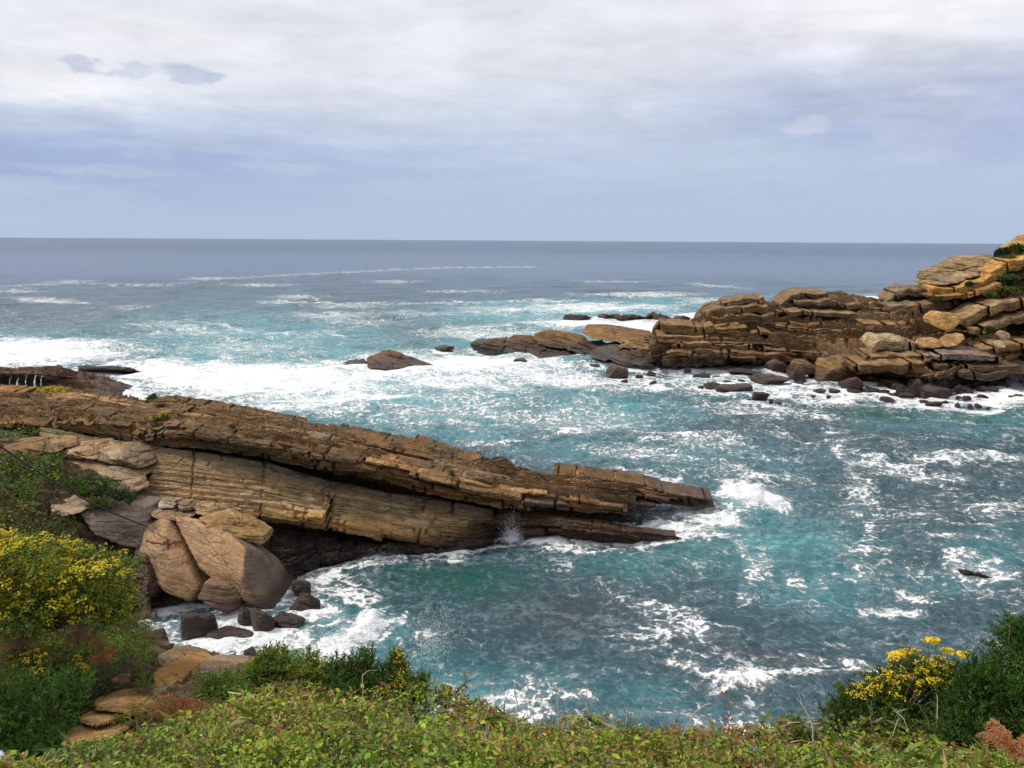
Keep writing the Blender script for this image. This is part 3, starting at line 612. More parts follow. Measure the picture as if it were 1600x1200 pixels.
loft('rock_reef', M_SEAR, 1490, 1572, 200, [lambda px, R: at(px, 900 + 0 * px, D=38) * [1, 1, 0] + [0.5, 2, -1],
     R_([(1490, 891), (1510, 893), (1530, 898), (1550, 903), (1572, 907)], z=[(1490, .05), (1510, .28), (1540, .26), (1572, .0)]),
     R_([(1490, 893), (1510, 900), (1530, 906), (1550, 909), (1572, 909)], z=-.1), R_([(1490, 896), (1530, 912), (1572, 914)], z=-.4)], [8, 14, 8], [DARK, (.14, .10, .07), (.1, .075, .06), DARK], [.15, .2, .15, .1], .12, .6, 63, rough=.12)
tag(COL.objects['rock_reef.003'], 'dark jagged reef barely above the water near the right edge', 'rock')

# ------------------------------------------------------------------ the headland on the right
hcrest = [(1018, 545), (1024, 515), (1034, 503), (1050, 506), (1075, 506), (1092, 505), (1098, 490), (1104, 483), (1126, 479), (1160, 478), (1196, 474), (1216, 476), (1236, 461), (1252, 456), (1277, 457),
          (1320, 464), (1347, 466), (1379, 473), (1393, 462), (1414, 451), (1445, 448), (1470, 436), (1500, 412), (1550, 402), (1571, 392), (1590, 383), (1600, 373), (1700, 320), (1850, 270)]
hm1 = [(1018, 548), (1100, 507), (1200, 502), (1300, 498), (1400, 500), (1450, 492), (1500, 478), (1600, 450), (1850, 400)]
hm2 = [(1018, 552), (1050, 532), (1100, 528), (1200, 530), (1300, 546), (1400, 545), (1500, 540), (1600, 525), (1850, 500)]
hlp = [(1018, 562), (1050, 560), (1100, 562), (1200, 565), (1260, 564), (1340, 578), (1450, 592), (1600, 572), (1850, 560)]
hft = [(1018, 568), (1100, 569), (1200, 571), (1260, 580), (1320, 603), (1400, 622), (1450, 624), (1500, 615), (1600, 590), (1850, 600)]
hcD = [(1018, 103), (1100, 110), (1200, 111), (1400, 114), (1500, 110), (1600, 108), (1850, 108)]
h1D = [(1018, 101), (1100, 105), (1200, 106), (1300, 105), (1400, 103), (1500, 104), (1600, 103), (1850, 103)]
h2D = [(1018, 100), (1100, 101.5), (1200, 103), (1300, 98), (1400, 93.5), (1500, 95), (1600, 97), (1850, 95)]
hlD = [(1018, 99.5), (1100, 98.5), (1200, 99.5), (1260, 98), (1340, 90), (1450, 84), (1600, 92.5), (1850, 92)]
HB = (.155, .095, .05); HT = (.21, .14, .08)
head = empty('headland', at(1300, 600, z=0.0), 'high brown layered rock headland rising to the right edge of the view', 'headland')
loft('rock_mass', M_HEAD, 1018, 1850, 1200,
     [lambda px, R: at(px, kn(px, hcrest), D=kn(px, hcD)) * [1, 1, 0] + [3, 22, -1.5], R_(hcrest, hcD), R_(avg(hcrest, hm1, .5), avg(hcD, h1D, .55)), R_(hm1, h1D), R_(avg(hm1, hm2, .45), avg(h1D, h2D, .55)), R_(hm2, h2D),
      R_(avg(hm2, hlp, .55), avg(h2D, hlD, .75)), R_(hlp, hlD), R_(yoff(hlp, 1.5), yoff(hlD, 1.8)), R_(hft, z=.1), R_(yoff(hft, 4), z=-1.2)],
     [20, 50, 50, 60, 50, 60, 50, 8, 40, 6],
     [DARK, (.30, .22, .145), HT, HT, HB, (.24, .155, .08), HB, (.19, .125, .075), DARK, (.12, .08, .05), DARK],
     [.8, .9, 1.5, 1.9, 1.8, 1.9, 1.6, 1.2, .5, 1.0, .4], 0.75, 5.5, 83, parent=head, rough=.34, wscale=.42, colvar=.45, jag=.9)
def hslab(name, pts, col, seed, label, back=5, cat='rock', **kw):
    kw.setdefault('rough', .03); kw.setdefault('bed', .62); kw.setdefault('colvar', .5); kw.setdefault('jag', 1.2); kw.setdefault('th', .6); kw.setdefault('sharp', 26)
    kw.setdefault('mat', M_HEAD)
    return slab(name, pts, col, seed, label, back=back, cat=cat, **kw)
hslab('cap_rock', [(1445, 444, 104), (1449, 428, 105), (1478, 417, 106), (1504, 401, 107), (1553, 397, 107), (1556, 410, 105), (1535, 430, 102), (1490, 446, 101), (1474, 444, 102)], (0.310, 0.213, 0.118), 104, 'overhanging tan cap rock against the horizon on the headland', back=5, bed=.4, th=.8, rough=.03)
hslab('boulder', [(1454, 497, 93.5), (1465, 488, 94.5), (1492, 490, 94.5), (1501, 503, 93.5), (1490, 514, 92.5), (1474, 518, 92), (1456, 508, 92.5)], (0.396, 0.238, 0.081), 107, 'big orange boulder resting on the headland slope', back=2.6, cat='boulder', bed=.06, rough=.03)
hslab('boulder', [(1438, 538, 89.5), (1446, 531, 90), (1466, 530, 90), (1476, 540, 89.5), (1460, 545, 88.5), (1442, 543, 88.5)], (0.361, 0.221, 0.089), 108, 'low rounded orange boulder, left of the two by the pale ledge', back=2, cat='boulder', bed=.06)
hslab('boulder', [(1472, 536, 89.5), (1488, 525, 90.5), (1505, 522, 91), (1510, 529, 90), (1496, 540, 88.8), (1478, 543, 88.5)], (0.378, 0.238, 0.096), 109, 'tilted orange boulder right of the low rounded orange one', back=2, cat='boulder', bed=.06)
hslab('boulder', [(1555, 537, 88.5), (1562, 533, 89), (1571, 535, 89), (1572, 543, 88), (1560, 545, 87.8)], (0.327, 0.271, 0.200), 114, 'small pale grey boulder on the ledge near the right edge', back=1.2, cat='boulder', bed=.03, sub=5)
hslab('boulder', [(1560, 524, 90), (1568, 517, 91), (1578, 520, 91), (1580, 531, 90), (1566, 532, 89.5)], (0.310, 0.213, 0.133), 115, 'small tan boulder just above the pale grey one', back=1.2, cat='boulder', bed=.03, sub=5)
HL = [hcrest, avg(hcrest, hm1, .5), hm1, avg(hm1, hm2, .5), hm2, avg(hm2, hlp, .5), hlp]; HD = [hcD, avg(hcD, h1D, .55), h1D, avg(h1D, h2D, .5), h2D, avg(h2D, hlD, .7), hlD]
HC = [(.20, .110, .046), (.14, .078, .036), (.26, .150, .066), (.18, .12, .075), (.11, .062, .031), (.22, .115, .04)]
k = 0
for t in [.03, .10, .17, .24, .31, .38, .45, .52, .59, .66, .73, .80, .87, .94]:
    x = 1028 + rl.random() * 50
    while x < 1640 and k < 78:
        x1_ = min(x + rl.uniform(60, 190), 1720); k += 1
        if t < .2 and x < 1100 or (x > 1430 and x < 1560 and t < .25): x = x1_; continue
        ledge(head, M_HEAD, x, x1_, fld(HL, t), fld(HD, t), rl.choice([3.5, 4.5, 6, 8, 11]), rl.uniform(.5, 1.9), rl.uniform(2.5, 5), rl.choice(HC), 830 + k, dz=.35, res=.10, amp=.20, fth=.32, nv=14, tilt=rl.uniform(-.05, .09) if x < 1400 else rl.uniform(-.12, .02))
        x = x1_ + rl.uniform(0, 70)
# traced beds: crown blocks, domed outcrop, broad slabs, orange ledges
def lin(*pts): return lambda x: kn(x, pts)
for i, (x0_, x1_, yl, dl, th_, o_, dep, c_, nm) in enumerate([
        (1127, 1198, [(1127, 472), (1160, 467), (1198, 463)], [(1127, 108), (1198, 109)], 12, .5, 5, (.27, .18, .10), 'crown_block'), (1097, 1205, [(1097, 490), (1110, 481), (1150, 480), (1205, 477)], [(1097, 106), (1205, 107)], 14, .5, 5, (.24, .155, .085), 'crown_block'),
        (1110, 1215, [(1110, 496), (1215, 490)], [(1110, 104.5), (1215, 106)], 12, .5, 5, (.22, .14, .075), 'rock_ledge'), (1216, 1300, [(1216, 477), (1236, 461), (1252, 456), (1300, 460)], [(1216, 108), (1300, 110)], 10, .5, 6, (.25, .17, .10), 'rock_ledge'),
        (1240, 1380, [(1240, 470), (1300, 470), (1380, 482)], [(1240, 107), (1380, 108)], 9, .6, 5, (.23, .16, .10), 'rock_ledge'), (1225, 1360, [(1225, 484), (1360, 492)], [(1225, 105), (1360, 105)], 9, .8, 5, (.28, .19, .11), 'rock_ledge'),
        (1384, 1480, [(1384, 470), (1400, 458), (1420, 450), (1480, 456)], [(1384, 107), (1480, 106)], 12, .6, 5, (.25, .18, .11), 'rock_ledge'), (1390, 1500, [(1390, 478), (1500, 470)], [(1390, 104), (1500, 103)], 12, .8, 5, (.24, .17, .105), 'rock_ledge'),
        (1452, 1556, [(1452, 452), (1500, 449), (1556, 428)], [(1452, 102), (1556, 101)], 14, .8, 4, (.42, .23, .07), 'orange_ledge'), (1462, 1570, [(1462, 462), (1510, 460), (1570, 440)], [(1462, 100.5), (1570, 99.5)], 8, .6, 4, (.36, .20, .07), 'orange_ledge'),
        (1545, 1640, [(1545, 428), (1570, 412), (1640, 396)], [(1545, 101.5), (1640, 103)], 16, .8, 4, (.44, .24, .07), 'orange_ledge'), (1588, 1700, [(1588, 394), (1604, 382), (1700, 335)], [(1590, 106), (1700, 106)], 16, .6, 5, (.40, .24, .09), 'orange_ledge'),
        (1500, 1640, [(1500, 500), (1560, 474), (1640, 462)], [(1500, 96.5), (1640, 99)], 14, 1.2, 5, (.31, .20, .10), 'tilted_slab'), (1520, 1660, [(1520, 516), (1580, 496), (1660, 486)], [(1520, 94.5), (1660, 97)], 12, 1.0, 5, (.28, .175, .09), 'tilted_slab'),
        (1530, 1660, [(1530, 545), (1660, 530)], [(1530, 91), (1660, 94)], 10, 1.0, 5, (.29, .175, .08), 'tilted_slab'),
        (1360, 1438, [(1360, 546), (1372, 534), (1400, 530), (1438, 535)], [(1360, 90.5), (1438, 91)], 20, 1.2, 5, (.36, .27, .155), 'pale_outcrop'), (1350, 1460, [(1350, 556), (1460, 554)], [(1350, 88), (1460, 88)], 12, 1.0, 5, (.28, .18, .09), 'rock_ledge'),
        (1330, 1450, [(1330, 570), (1450, 568)], [(1330, 86), (1450, 85.5)], 14, 1.0, 5, (.23, .14, .07), 'rock_ledge'), (1460, 1572, [(1460, 560), (1478, 553), (1540, 554), (1572, 563)], [(1460, 87), (1572, 88)], 9, 1.2, 6, (.20, .15, .12), 'grey_slab'),
        (1462, 1600, [(1462, 570), (1600, 572)], [(1462, 86), (1600, 88)], 12, .8, 5, (.17, .11, .07), 'rock_ledge'), (1500, 1660, [(1500, 584), (1660, 578)], [(1500, 85.5), (1660, 88)], 12, .8, 5, (.14, .09, .06), 'rock_ledge'),
        (1030, 1120, [(1030, 504), (1060, 508), (1120, 510)], [(1030, 101), (1120, 102)], 14, .8, 5, (.27, .17, .08), 'rock_ledge'), (1024, 1110, [(1024, 524), (1110, 526)], [(1024, 100), (1110, 101)], 10, 1.2, 5, (.30, .195, .10), 'rock_ledge'),
        (1065, 1180, [(1065, 534), (1180, 540)], [(1065, 99.5), (1180, 101)], 10, 1.4, 5, (.28, .175, .085), 'rock_ledge'), (1085, 1240, [(1085, 548), (1240, 554)], [(1085, 99), (1240, 100)], 12, 1.6, 5, (.22, .14, .075), 'rock_ledge')]):
    ledge(head, M_HEAD, x0_, x1_, lin(*yl), lin(*dl), th_, o_, dep, tuple(v * (.85 if nm[0] in 'rct' else 1) for v in c_), 950 + i, dz=.3, res=.10, amp=.16, fth=.36, nv=20, name=nm)
# the spit: slabs that run out to the left
hslab('spit_rock', [(733, 537, 114), (738, 534, 115), (787, 531, 115), (790, 545, 112), (786, 551, 111.5), (735, 549, 113)], (0.134, 0.080, 0.038), 121, 'low squared rock at the very tip of the spit', back=4, bed=.3, th=.5)
hslab('spit_rock', [(788, 533, 114), (800, 528, 115), (818, 527, 115), (850, 533, 114), (858, 542, 112), (845, 556, 109), (815, 554, 110), (789, 550, 111)], (0.140, 0.077, 0.036), 122, 'second rock from the tip of the spit, with a rounded top', back=4.5, bed=.3, th=.5)
hslab('spit_rock', [(832, 526, 114), (850, 518, 116), (880, 521, 116), (912, 530, 115), (918, 540, 112), (880, 546, 111), (845, 540, 112)], (0.172, 0.097, 0.040), 123, 'smooth brown slab leaning on the middle of the spit', back=4, bed=.25, th=.5)
hslab('spit_rock', [(820, 552, 110), (850, 543, 112), (900, 547, 112), (922, 554, 110), (915, 560, 108), (880, 563, 107.5), (835, 558, 109)], (0.133, 0.077, 0.045), 124, 'low wet brown rock along the front of the spit', back=4, bed=.25, th=.4)
hslab('spit_rock', [(909, 520, 112), (917, 511, 114), (950, 511, 115), (985, 519, 114), (1022, 523, 112), (1020, 536, 108), (985, 537, 107), (930, 530, 109)], (0.204, 0.120, 0.052), 125, 'long smooth golden brown slab on the spit', back=5, bed=.25, th=.7, rough=.025)
hslab('spit_rock', [(880, 545, 110), (910, 535, 111), (950, 536, 110), (960, 548, 107), (905, 555, 107)], (0.089, 0.056, 0.035), 129, 'dark rock in the shade under the golden brown slab', back=4)
hslab('spit_rock', [(920, 552, 106), (935, 543, 107), (962, 537, 108), (972, 541, 107), (965, 556, 103.5), (946, 565, 102.5), (922, 560, 104)], (0.126, 0.104, 0.089), 126, 'tilted dark grey slab facing the bay, in front of the spit', back=3.5, bed=.12, rough=.02)
hslab('spit_rock', [(948, 560, 102.5), (970, 548, 104), (1005, 544, 104), (1024, 550, 103), (1026, 566, 100.5), (1000, 573, 99), (965, 570, 100)], (0.148, 0.101, 0.070), 127, 'cracked grey brown rock at the inner end of the spit', back=4, bed=.4, th=.45)
hslab('spit_rock', [(968, 544, 105), (985, 532, 107), (1008, 525, 108), (1024, 540, 105), (1018, 547, 103), (985, 546, 103.5)], (0.223, 0.131, 0.057), 128, 'peaked golden rock where the spit joins the headland', back=3.5)
for i, (b, c, l) in enumerate([((1054, 492, 1083, 506), GREY, 'small grey pointed rock behind the left end of the headland'), ((948, 567, 986, 592), (.27, .18, .12), 'big rounded tan boulder standing in the water below the spit'),
        ((970, 592, 983, 601), DARK, 'small dark rock just below the big rounded tan boulder'), ((1062, 560, 1084, 573), (.16, .11, .08), 'small pointed brown boulder in front of the dark cave'),
        ((1084, 583, 1112, 594), DARK, 'blocky dark rock in the foam left of the long grey slab'), ((1080, 568, 1144, 578), (.12, .08, .06), 'long low brown reef in front of the cave'),
        ((1100, 597, 1128, 608), DARK, 'dark boulder at the left end of the long grey slab'), ((1122, 600, 1182, 618), (.17, .135, .125), 'long grey slab sloping into the water'),
        ((1177, 613, 1206, 630), DARK, 'jagged dark rock standing farthest out from the headland'), ((1140, 577, 1205, 590), (.15, .09, .06), 'long brown reef behind the pyramid rock'),
        ((1178, 585, 1247, 604), (.19, .11, .065), 'brown pyramid shaped rock in the foam'), ((1198, 561, 1236, 583), (.19, .125, .08), 'brown boulder against the foot of the headland'),
        ((1236, 562, 1290, 588), (.27, .165, .07), 'rounded golden brown boulder at the shore'), ((1275, 560, 1348, 600), (.26, .155, .065), 'largest golden brown boulder on the shore'),
        ((1315, 590, 1358, 614), (.12, .07, .055), 'block shaped dark red rock in front of the largest golden boulder'), ((1418, 591, 1448, 613), (.19, .125, .095), 'square brown boulder at the edge of the rubble'),
        ((1450, 590, 1492, 610), (.20, .135, .095), 'brown boulder right of the square brown one'), ((1448, 603, 1497, 624), (.11, .07, .055), 'biggest dark boulder at the waterline of the rubble'),
        ((1485, 586, 1525, 607), (.26, .13, .06), 'rusty orange boulder among the dark rubble'), ((1528, 588, 1562, 604), (.13, .10, .085), 'grey boulder at the right end of the rubble'),
        ((1420, 575, 1462, 590), (.27, .18, .11), 'tan slab lying on top of the rubble'), ((1240, 570, 1262, 600), (.13, .09, .07), 'dark upright rock between the two golden boulders')]):
    px_rock('shore_rock', b, M_HEAD if c[0] > .14 else M_SEAR, c, 140 + i * 3, l, depth=.75, sub=5, rough=.045, cat='boulder', sharp=20)
small = [(1018, 583, 8, 4), (1021, 600, 6, 5), (1052, 597, 8, 4), (1028, 608, 10, 2.5), (1138, 598, 8, 4), (1219, 630, 6, 2.5), (1205, 627, 4, 4), (1284, 612, 12, 5), (1306, 611, 9, 4), (1172, 625, 4, 3), (1272, 619, 5, 2),
         (1296, 620, 4, 3), (1340, 612, 14, 4), (1365, 611, 16, 5), (1393, 624, 15, 4), (1420, 618, 15, 5), (1465, 632, 13, 5), (1480, 629, 6, 3), (1499, 633, 5, 4), (1517, 635, 5, 4), (1531, 634, 6, 4), (1546, 638, 5, 2.5),
         (1515, 622, 8, 3.5), (1540, 620, 10, 4), (1582, 620, 4, 2.5), (1594, 619, 9, 3), (1500, 621, 6, 3), (1360, 619, 5, 2), (1395, 600, 14, 8), (1405, 606, 10, 7), (1380, 603, 9, 6), (1370, 595, 12, 8), (1435, 615, 8, 6), (1410, 590, 10, 8),
         (1475, 590, 14, 7), (1500, 608, 10, 6), (1515, 610, 12, 6), (1540, 608, 10, 5), (1555, 608, 8, 4), (1570, 600, 10, 5), (1350, 590, 12, 6), (1330, 606, 8, 6), (1250, 600, 8, 4), (1262, 604, 8, 3), (1226, 606, 6, 2.5), (1010, 572, 14, 4),
         (1040, 571, 12, 4), (1075, 580, 8, 3), (1160, 596, 8, 3), (1120, 590, 7, 3), (1095, 605, 6, 3), (1000, 588, 8, 3), (930, 571, 10, 2.5), (1445, 628, 8, 3), (1508, 600, 9, 6), (1555, 598, 12, 6), (1465, 582, 10, 6), (1384, 612, 8, 4)]
for i, (x, y, hw, hh) in enumerate(small):
    px_rock('rubble_rock', (x - hw, y - hh, x + hw, y + hh), M_SEAR, [(.12, .08, .06), (.15, .095, .07), (.10, .075, .065)][i % 3], 300 + i, 'small dark wet rock of the rubble along the foot of the headland', 'rock',
            'rubble rocks below the headland', depth=.8, sub=4, rough=.06, sharp=18)
# ------------------------------------------------------------------ the slopes on our own side
GS = (.07, .07, .028)
def struct(o, label): return tag(o, label, None, None, 'structure')
t3, P3 = loft('grassy_slope', M_SOIL, -800, 236, 560,
     [R_([(-420, 655), (0, 666), (110, 674), (236, 700)], [(-420, 43), (236, 41)]), R_([(-420, 672), (0, 676), (100, 690), (236, 745)], [(-420, 40), (0, 39.5), (236, 38)]),
      R_([(-420, 700), (0, 712), (100, 735), (236, 790)], [(-420, 37), (0, 36.5), (236, 35.5)]),
      R_([(-420, 770), (0, 780), (100, 790), (236, 850)], [(-420, 33), (0, 33), (236, 34.3)]), R_([(-420, 850), (0, 850), (120, 850), (236, 900)], [(-420, 29), (0, 30), (236, 33.3)]),
      R_([(-420, 970), (0, 960), (236, 950)], [(-420, 26), (236, 31.5)]), lambda px, R: R[5] * [1, 1, 0] + [0, -.4, -1]],
     [10, 30, 60, 60, 60, 10], [GS] * 7, [.1, .2, .5, .5, .5, .3, .1], .8, 3, 201, rough=.5)
struct(t3, 'green slope at the left end of the ridge')
t2, P2 = loft('near_slope', M_SOIL, -900, 640, 860,
     [R_([(-420, 1290), (640, 1290)], 7.2), R_([(-420, 1190), (0, 1190), (200, 1185), (400, 1130), (640, 1140)], [(-420, 8.2), (640, 7.6)]), R_([(-420, 1100), (0, 1100), (200, 1120), (300, 1090), (400, 1080), (640, 1120)], [(-420, 9.2), (200, 9.0), (640, 8.4)]),
      R_([(-420, 990), (0, 1000), (120, 1010), (200, 1030), (260, 1055), (400, 1062), (640, 1100)], [(-420, 10.2), (200, 10.2), (300, 10), (640, 9)]),
      R_([(-420, 915), (0, 925), (120, 935), (190, 965), (225, 1000), (250, 1022), (330, 1038), (480, 1052), (640, 1085)], [(-420, 11.4), (200, 11.2), (300, 10.8), (640, 9.6)]),
      lambda px, R: R[4] + [0, 1.0, -1.2], lambda px, R: R[4] * [1, 1, 0] + [0, 3.5, 3.5], lambda px, R: R[4] * [1, 1, 0] + [0, 7.5, -1]],
     [20, 50, 50, 50, 12, 20, 30], [(.09, .07, .03)] * 5 + [(.2, .13, .07)] * 3, [.1, .12, .14, .14, .1, .3, .5, .4], .35, 1.0, 211, rough=.12, wscale=3, shore=True)
struct(t2, 'overgrown rocky slope below the path on the left')
edge = [(-420, 1250), (60, 1244), (140, 1226), (200, 1196), (260, 1172), (330, 1146), (400, 1136), (500, 1136), (600, 1144), (700, 1158), (800, 1172), (900, 1186), (1000, 1196), (1150, 1208), (1250, 1210), (1350, 1206), (1500, 1204), (1600, 1200), (2100, 1180)]
t1, P1 = loft('near_bank', M_SOIL, -900, 2500, 620,
     [R_([(-420, 1900), (2100, 1900)], 2.3), R_([(-420, 1420), (2100, 1420)], 3.0), R_([(-420, 1290), (2100, 1290)], 3.7), R_(avg(edge, [(-420, 1290), (2100, 1290)], .45), 4.7), R_(edge, 5.9),
      lambda px, R: R[4] + [0, .5, -.5], lambda px, R: R[4] * [1, 1, 0] + [0, 2.5, 5], lambda px, R: R[4] * [1, 1, 0] + [0, 5, -1]],
     [6, 12, 40, 60, 12, 20, 20], [(.07, .055, .025)] * 8, [.02, .03, .06, .06, .05, .2, .3, .3], .3, 1, 221, rough=.08, wscale=3, shore=False)
struct(t1, 'bank in front of the viewer')

# sandstone ledges poking out of the near slope
SD = (.36, .19, .05)
def sand(name, pts, col, seed, label, back=.5, cat='rock ledge', **kw):
    kw.setdefault('rough', .025); kw.setdefault('bed', .015); kw.setdefault('th', .06); kw.setdefault('sharp', 22); kw.setdefault('shore', False)
    return slab(name, pts, col, seed, label, back=back, cat=cat, mat=M_SAND, bz=-.15, **kw)
sand('rock_ledge', [(246, 1022, 10.15), (262, 1018, 10.45), (304, 1030, 10.25), (306, 1050, 9.75), (280, 1050, 9.65), (244, 1038, 9.95)], (.24, .165, .10), 401, 'split brown ledge between the grassy slope and the foamy cove')
sand('rock_ledge', [(306, 1036, 9.95), (340, 1038, 10.15), (400, 1041, 10.15), (402, 1052, 9.65), (350, 1062, 9.45), (308, 1054, 9.55)], (.25, .175, .11), 402, 'long brown ledge running behind the leafy shrub')
pt = lambda x, y, d: at(x, y, D=d)
sand('rock_ledge', [(232, 1052, 9.45), (262, 1040, 9.85), (300, 1058, 9.75), (345, 1080, 9.25), (330, 1108, 8.55), (290, 1112, 8.45), (245, 1092, 8.75)], SD, 403, 'orange sandstone hollowed by dark rounded holes', back=.7, bed=.01,
     pits=[(pt(276, 1070, 9.0), .13, .30), (pt(277, 1084, 8.85), .07, .2), (pt(283, 1101, 8.6), .16, .3), (pt(250, 1098, 8.75), .10, .22), (pt(262, 1056, 9.45), .08, .15)])
sand('rock_ledge', [(140, 1092, 8.85), (200, 1090, 8.85), (238, 1100, 8.65), (225, 1118, 8.35), (175, 1112, 8.35), (142, 1110, 8.45)], (.26, .155, .06), 404, 'thin orange brown ledge under the grey dry bush', back=.5)
sand('rock_block', [(124, 1114, 8.45), (160, 1110, 8.55), (182, 1116, 8.45), (178, 1134, 8.05), (150, 1138, 7.95), (122, 1130, 8.15)], (.33, .20, .08), 405, 'orange sandstone block over the gap in the undergrowth', cat='rock block')
sand('rock_block', [(88, 1146, 7.95), (112, 1138, 8.15), (165, 1140, 8.05), (175, 1150, 7.85), (140, 1174, 7.45), (100, 1172, 7.55)], (.35, .21, .085), 406, 'lowest orange sandstone block beside the dark green bush', cat='rock block')
sand('stone', [(-8, 1172, 6.85), (3, 1170, 6.95), (7, 1180, 6.75), (3, 1188, 6.65), (-10, 1188, 6.65)], (.62, .62, .66), 407, 'small white stone at the lower left corner', back=.08, cat='stone', sub=4)

# ------------------------------------------------------------------ plants
def rnd(seed): return np.random.RandomState(seed)
def unit(v): return v / (np.linalg.norm(v, axis=-1, keepdims=True) + 1e-9)
LEAF_B = (np.array([(0, 0, 0), (.5, -.33, .10), (1, 0, 0), (.5, .33, .10), (.5, 0, -.03), (.82, -.2, .06), (.82, .2, .06), (.18, -.22, .06), (.18, .22, .06)]),
          np.array([(0, 4, 7), (0, 8, 4), (7, 4, 1), (8, 3, 4), (1, 4, 5), (3, 6, 4), (5, 4, 2), (4, 6, 2)]))
LEAF_N = (np.array([(0, 0, 0), (.45, -.5, .08), (1, 0, -.12), (.45, .5, .08)]), np.array([(0, 1, 2), (0, 2, 3)]))
_a = np.arange(7) * 2 * math.pi / 7
FLOR = (np.concatenate([[(0, 0, .12)], np.stack([np.cos(_a), np.sin(_a), 0 * _a], 1) * .5]), np.array([(0, 1 + i, 1 + (i + 1) % 7) for i in range(7)]))
def leaves(P, ax, nr, L, W, C, tmpl):
    """P points, ax long axis, nr upper side, L length, W width per leaf, C colour per leaf"""
    V, F = tmpl; ax = unit(ax); side = unit(np.cross(nr, ax)); up = np.cross(ax, side)
    L = np.asarray(L)[:, None, None]; W = np.asarray(W)[:, None, None]
    X = P[:, None] + ax[:, None] * V[None, :, :1] * L + side[:, None] * V[None, :, 1:2] * W + up[:, None] * V[None, :, 2:] * L
    FF = F[None] + (np.arange(len(P)) * len(V))[:, None, None]
    return X.reshape(-1, 3), FF.reshape(-1, 3), np.repeat(C, len(V), axis=0)
def join(parts):
    V, F, C, n = [], [], [], 0
    for v, f, c in parts: V.append(v); F.append(f + n); C.append(c); n += len(v)
    return np.concatenate(V), np.concatenate(F), np.concatenate(C)
def pal(cols, wts, n, r, var=.25):
    cols = np.array(cols); k = r.choice(len(cols), n, p=np.array(wts) / sum(wts)); c = cols[k] * (1 + var * (r.rand(n, 1) * 2 - 1)); return c * (1 + .15 * (r.rand(n, 3) - .5))
def tube(pts, rad, sides=5):
    pts = np.asarray(pts, float); n = len(pts); rad = np.broadcast_to(rad, (n,)); t = unit(np.gradient(pts, axis=0)); ref = np.array([.3, .2, .93])
    a_ = unit(np.cross(t, ref)); b_ = np.cross(t, a_); th = np.arange(sides) * 2 * math.pi / sides
    V = pts[:, None] + rad[:, None, None] * (a_[:, None] * np.cos(th)[None, :, None] + b_[:, None] * np.sin(th)[None, :, None])
    F = []
    for i in range(n - 1):
        for j in range(sides): k = (j + 1) % sides; F += [(i * sides + j, i * sides + k, (i + 1) * sides + k), (i * sides + j, (i + 1) * sides + k, (i + 1) * sides + j)]
    V = V.reshape(-1, 3); return V, np.array(F), np.ones((len(V), 3)) * .5
GR1 = [(.045, .085, .018), (.07, .12, .02), (.10, .15, .022), (.03, .06, .016)]
YEL = [(.72, .50, .02), (.80, .60, .05), (.58, .36, .015), (.62, .52, .05)]
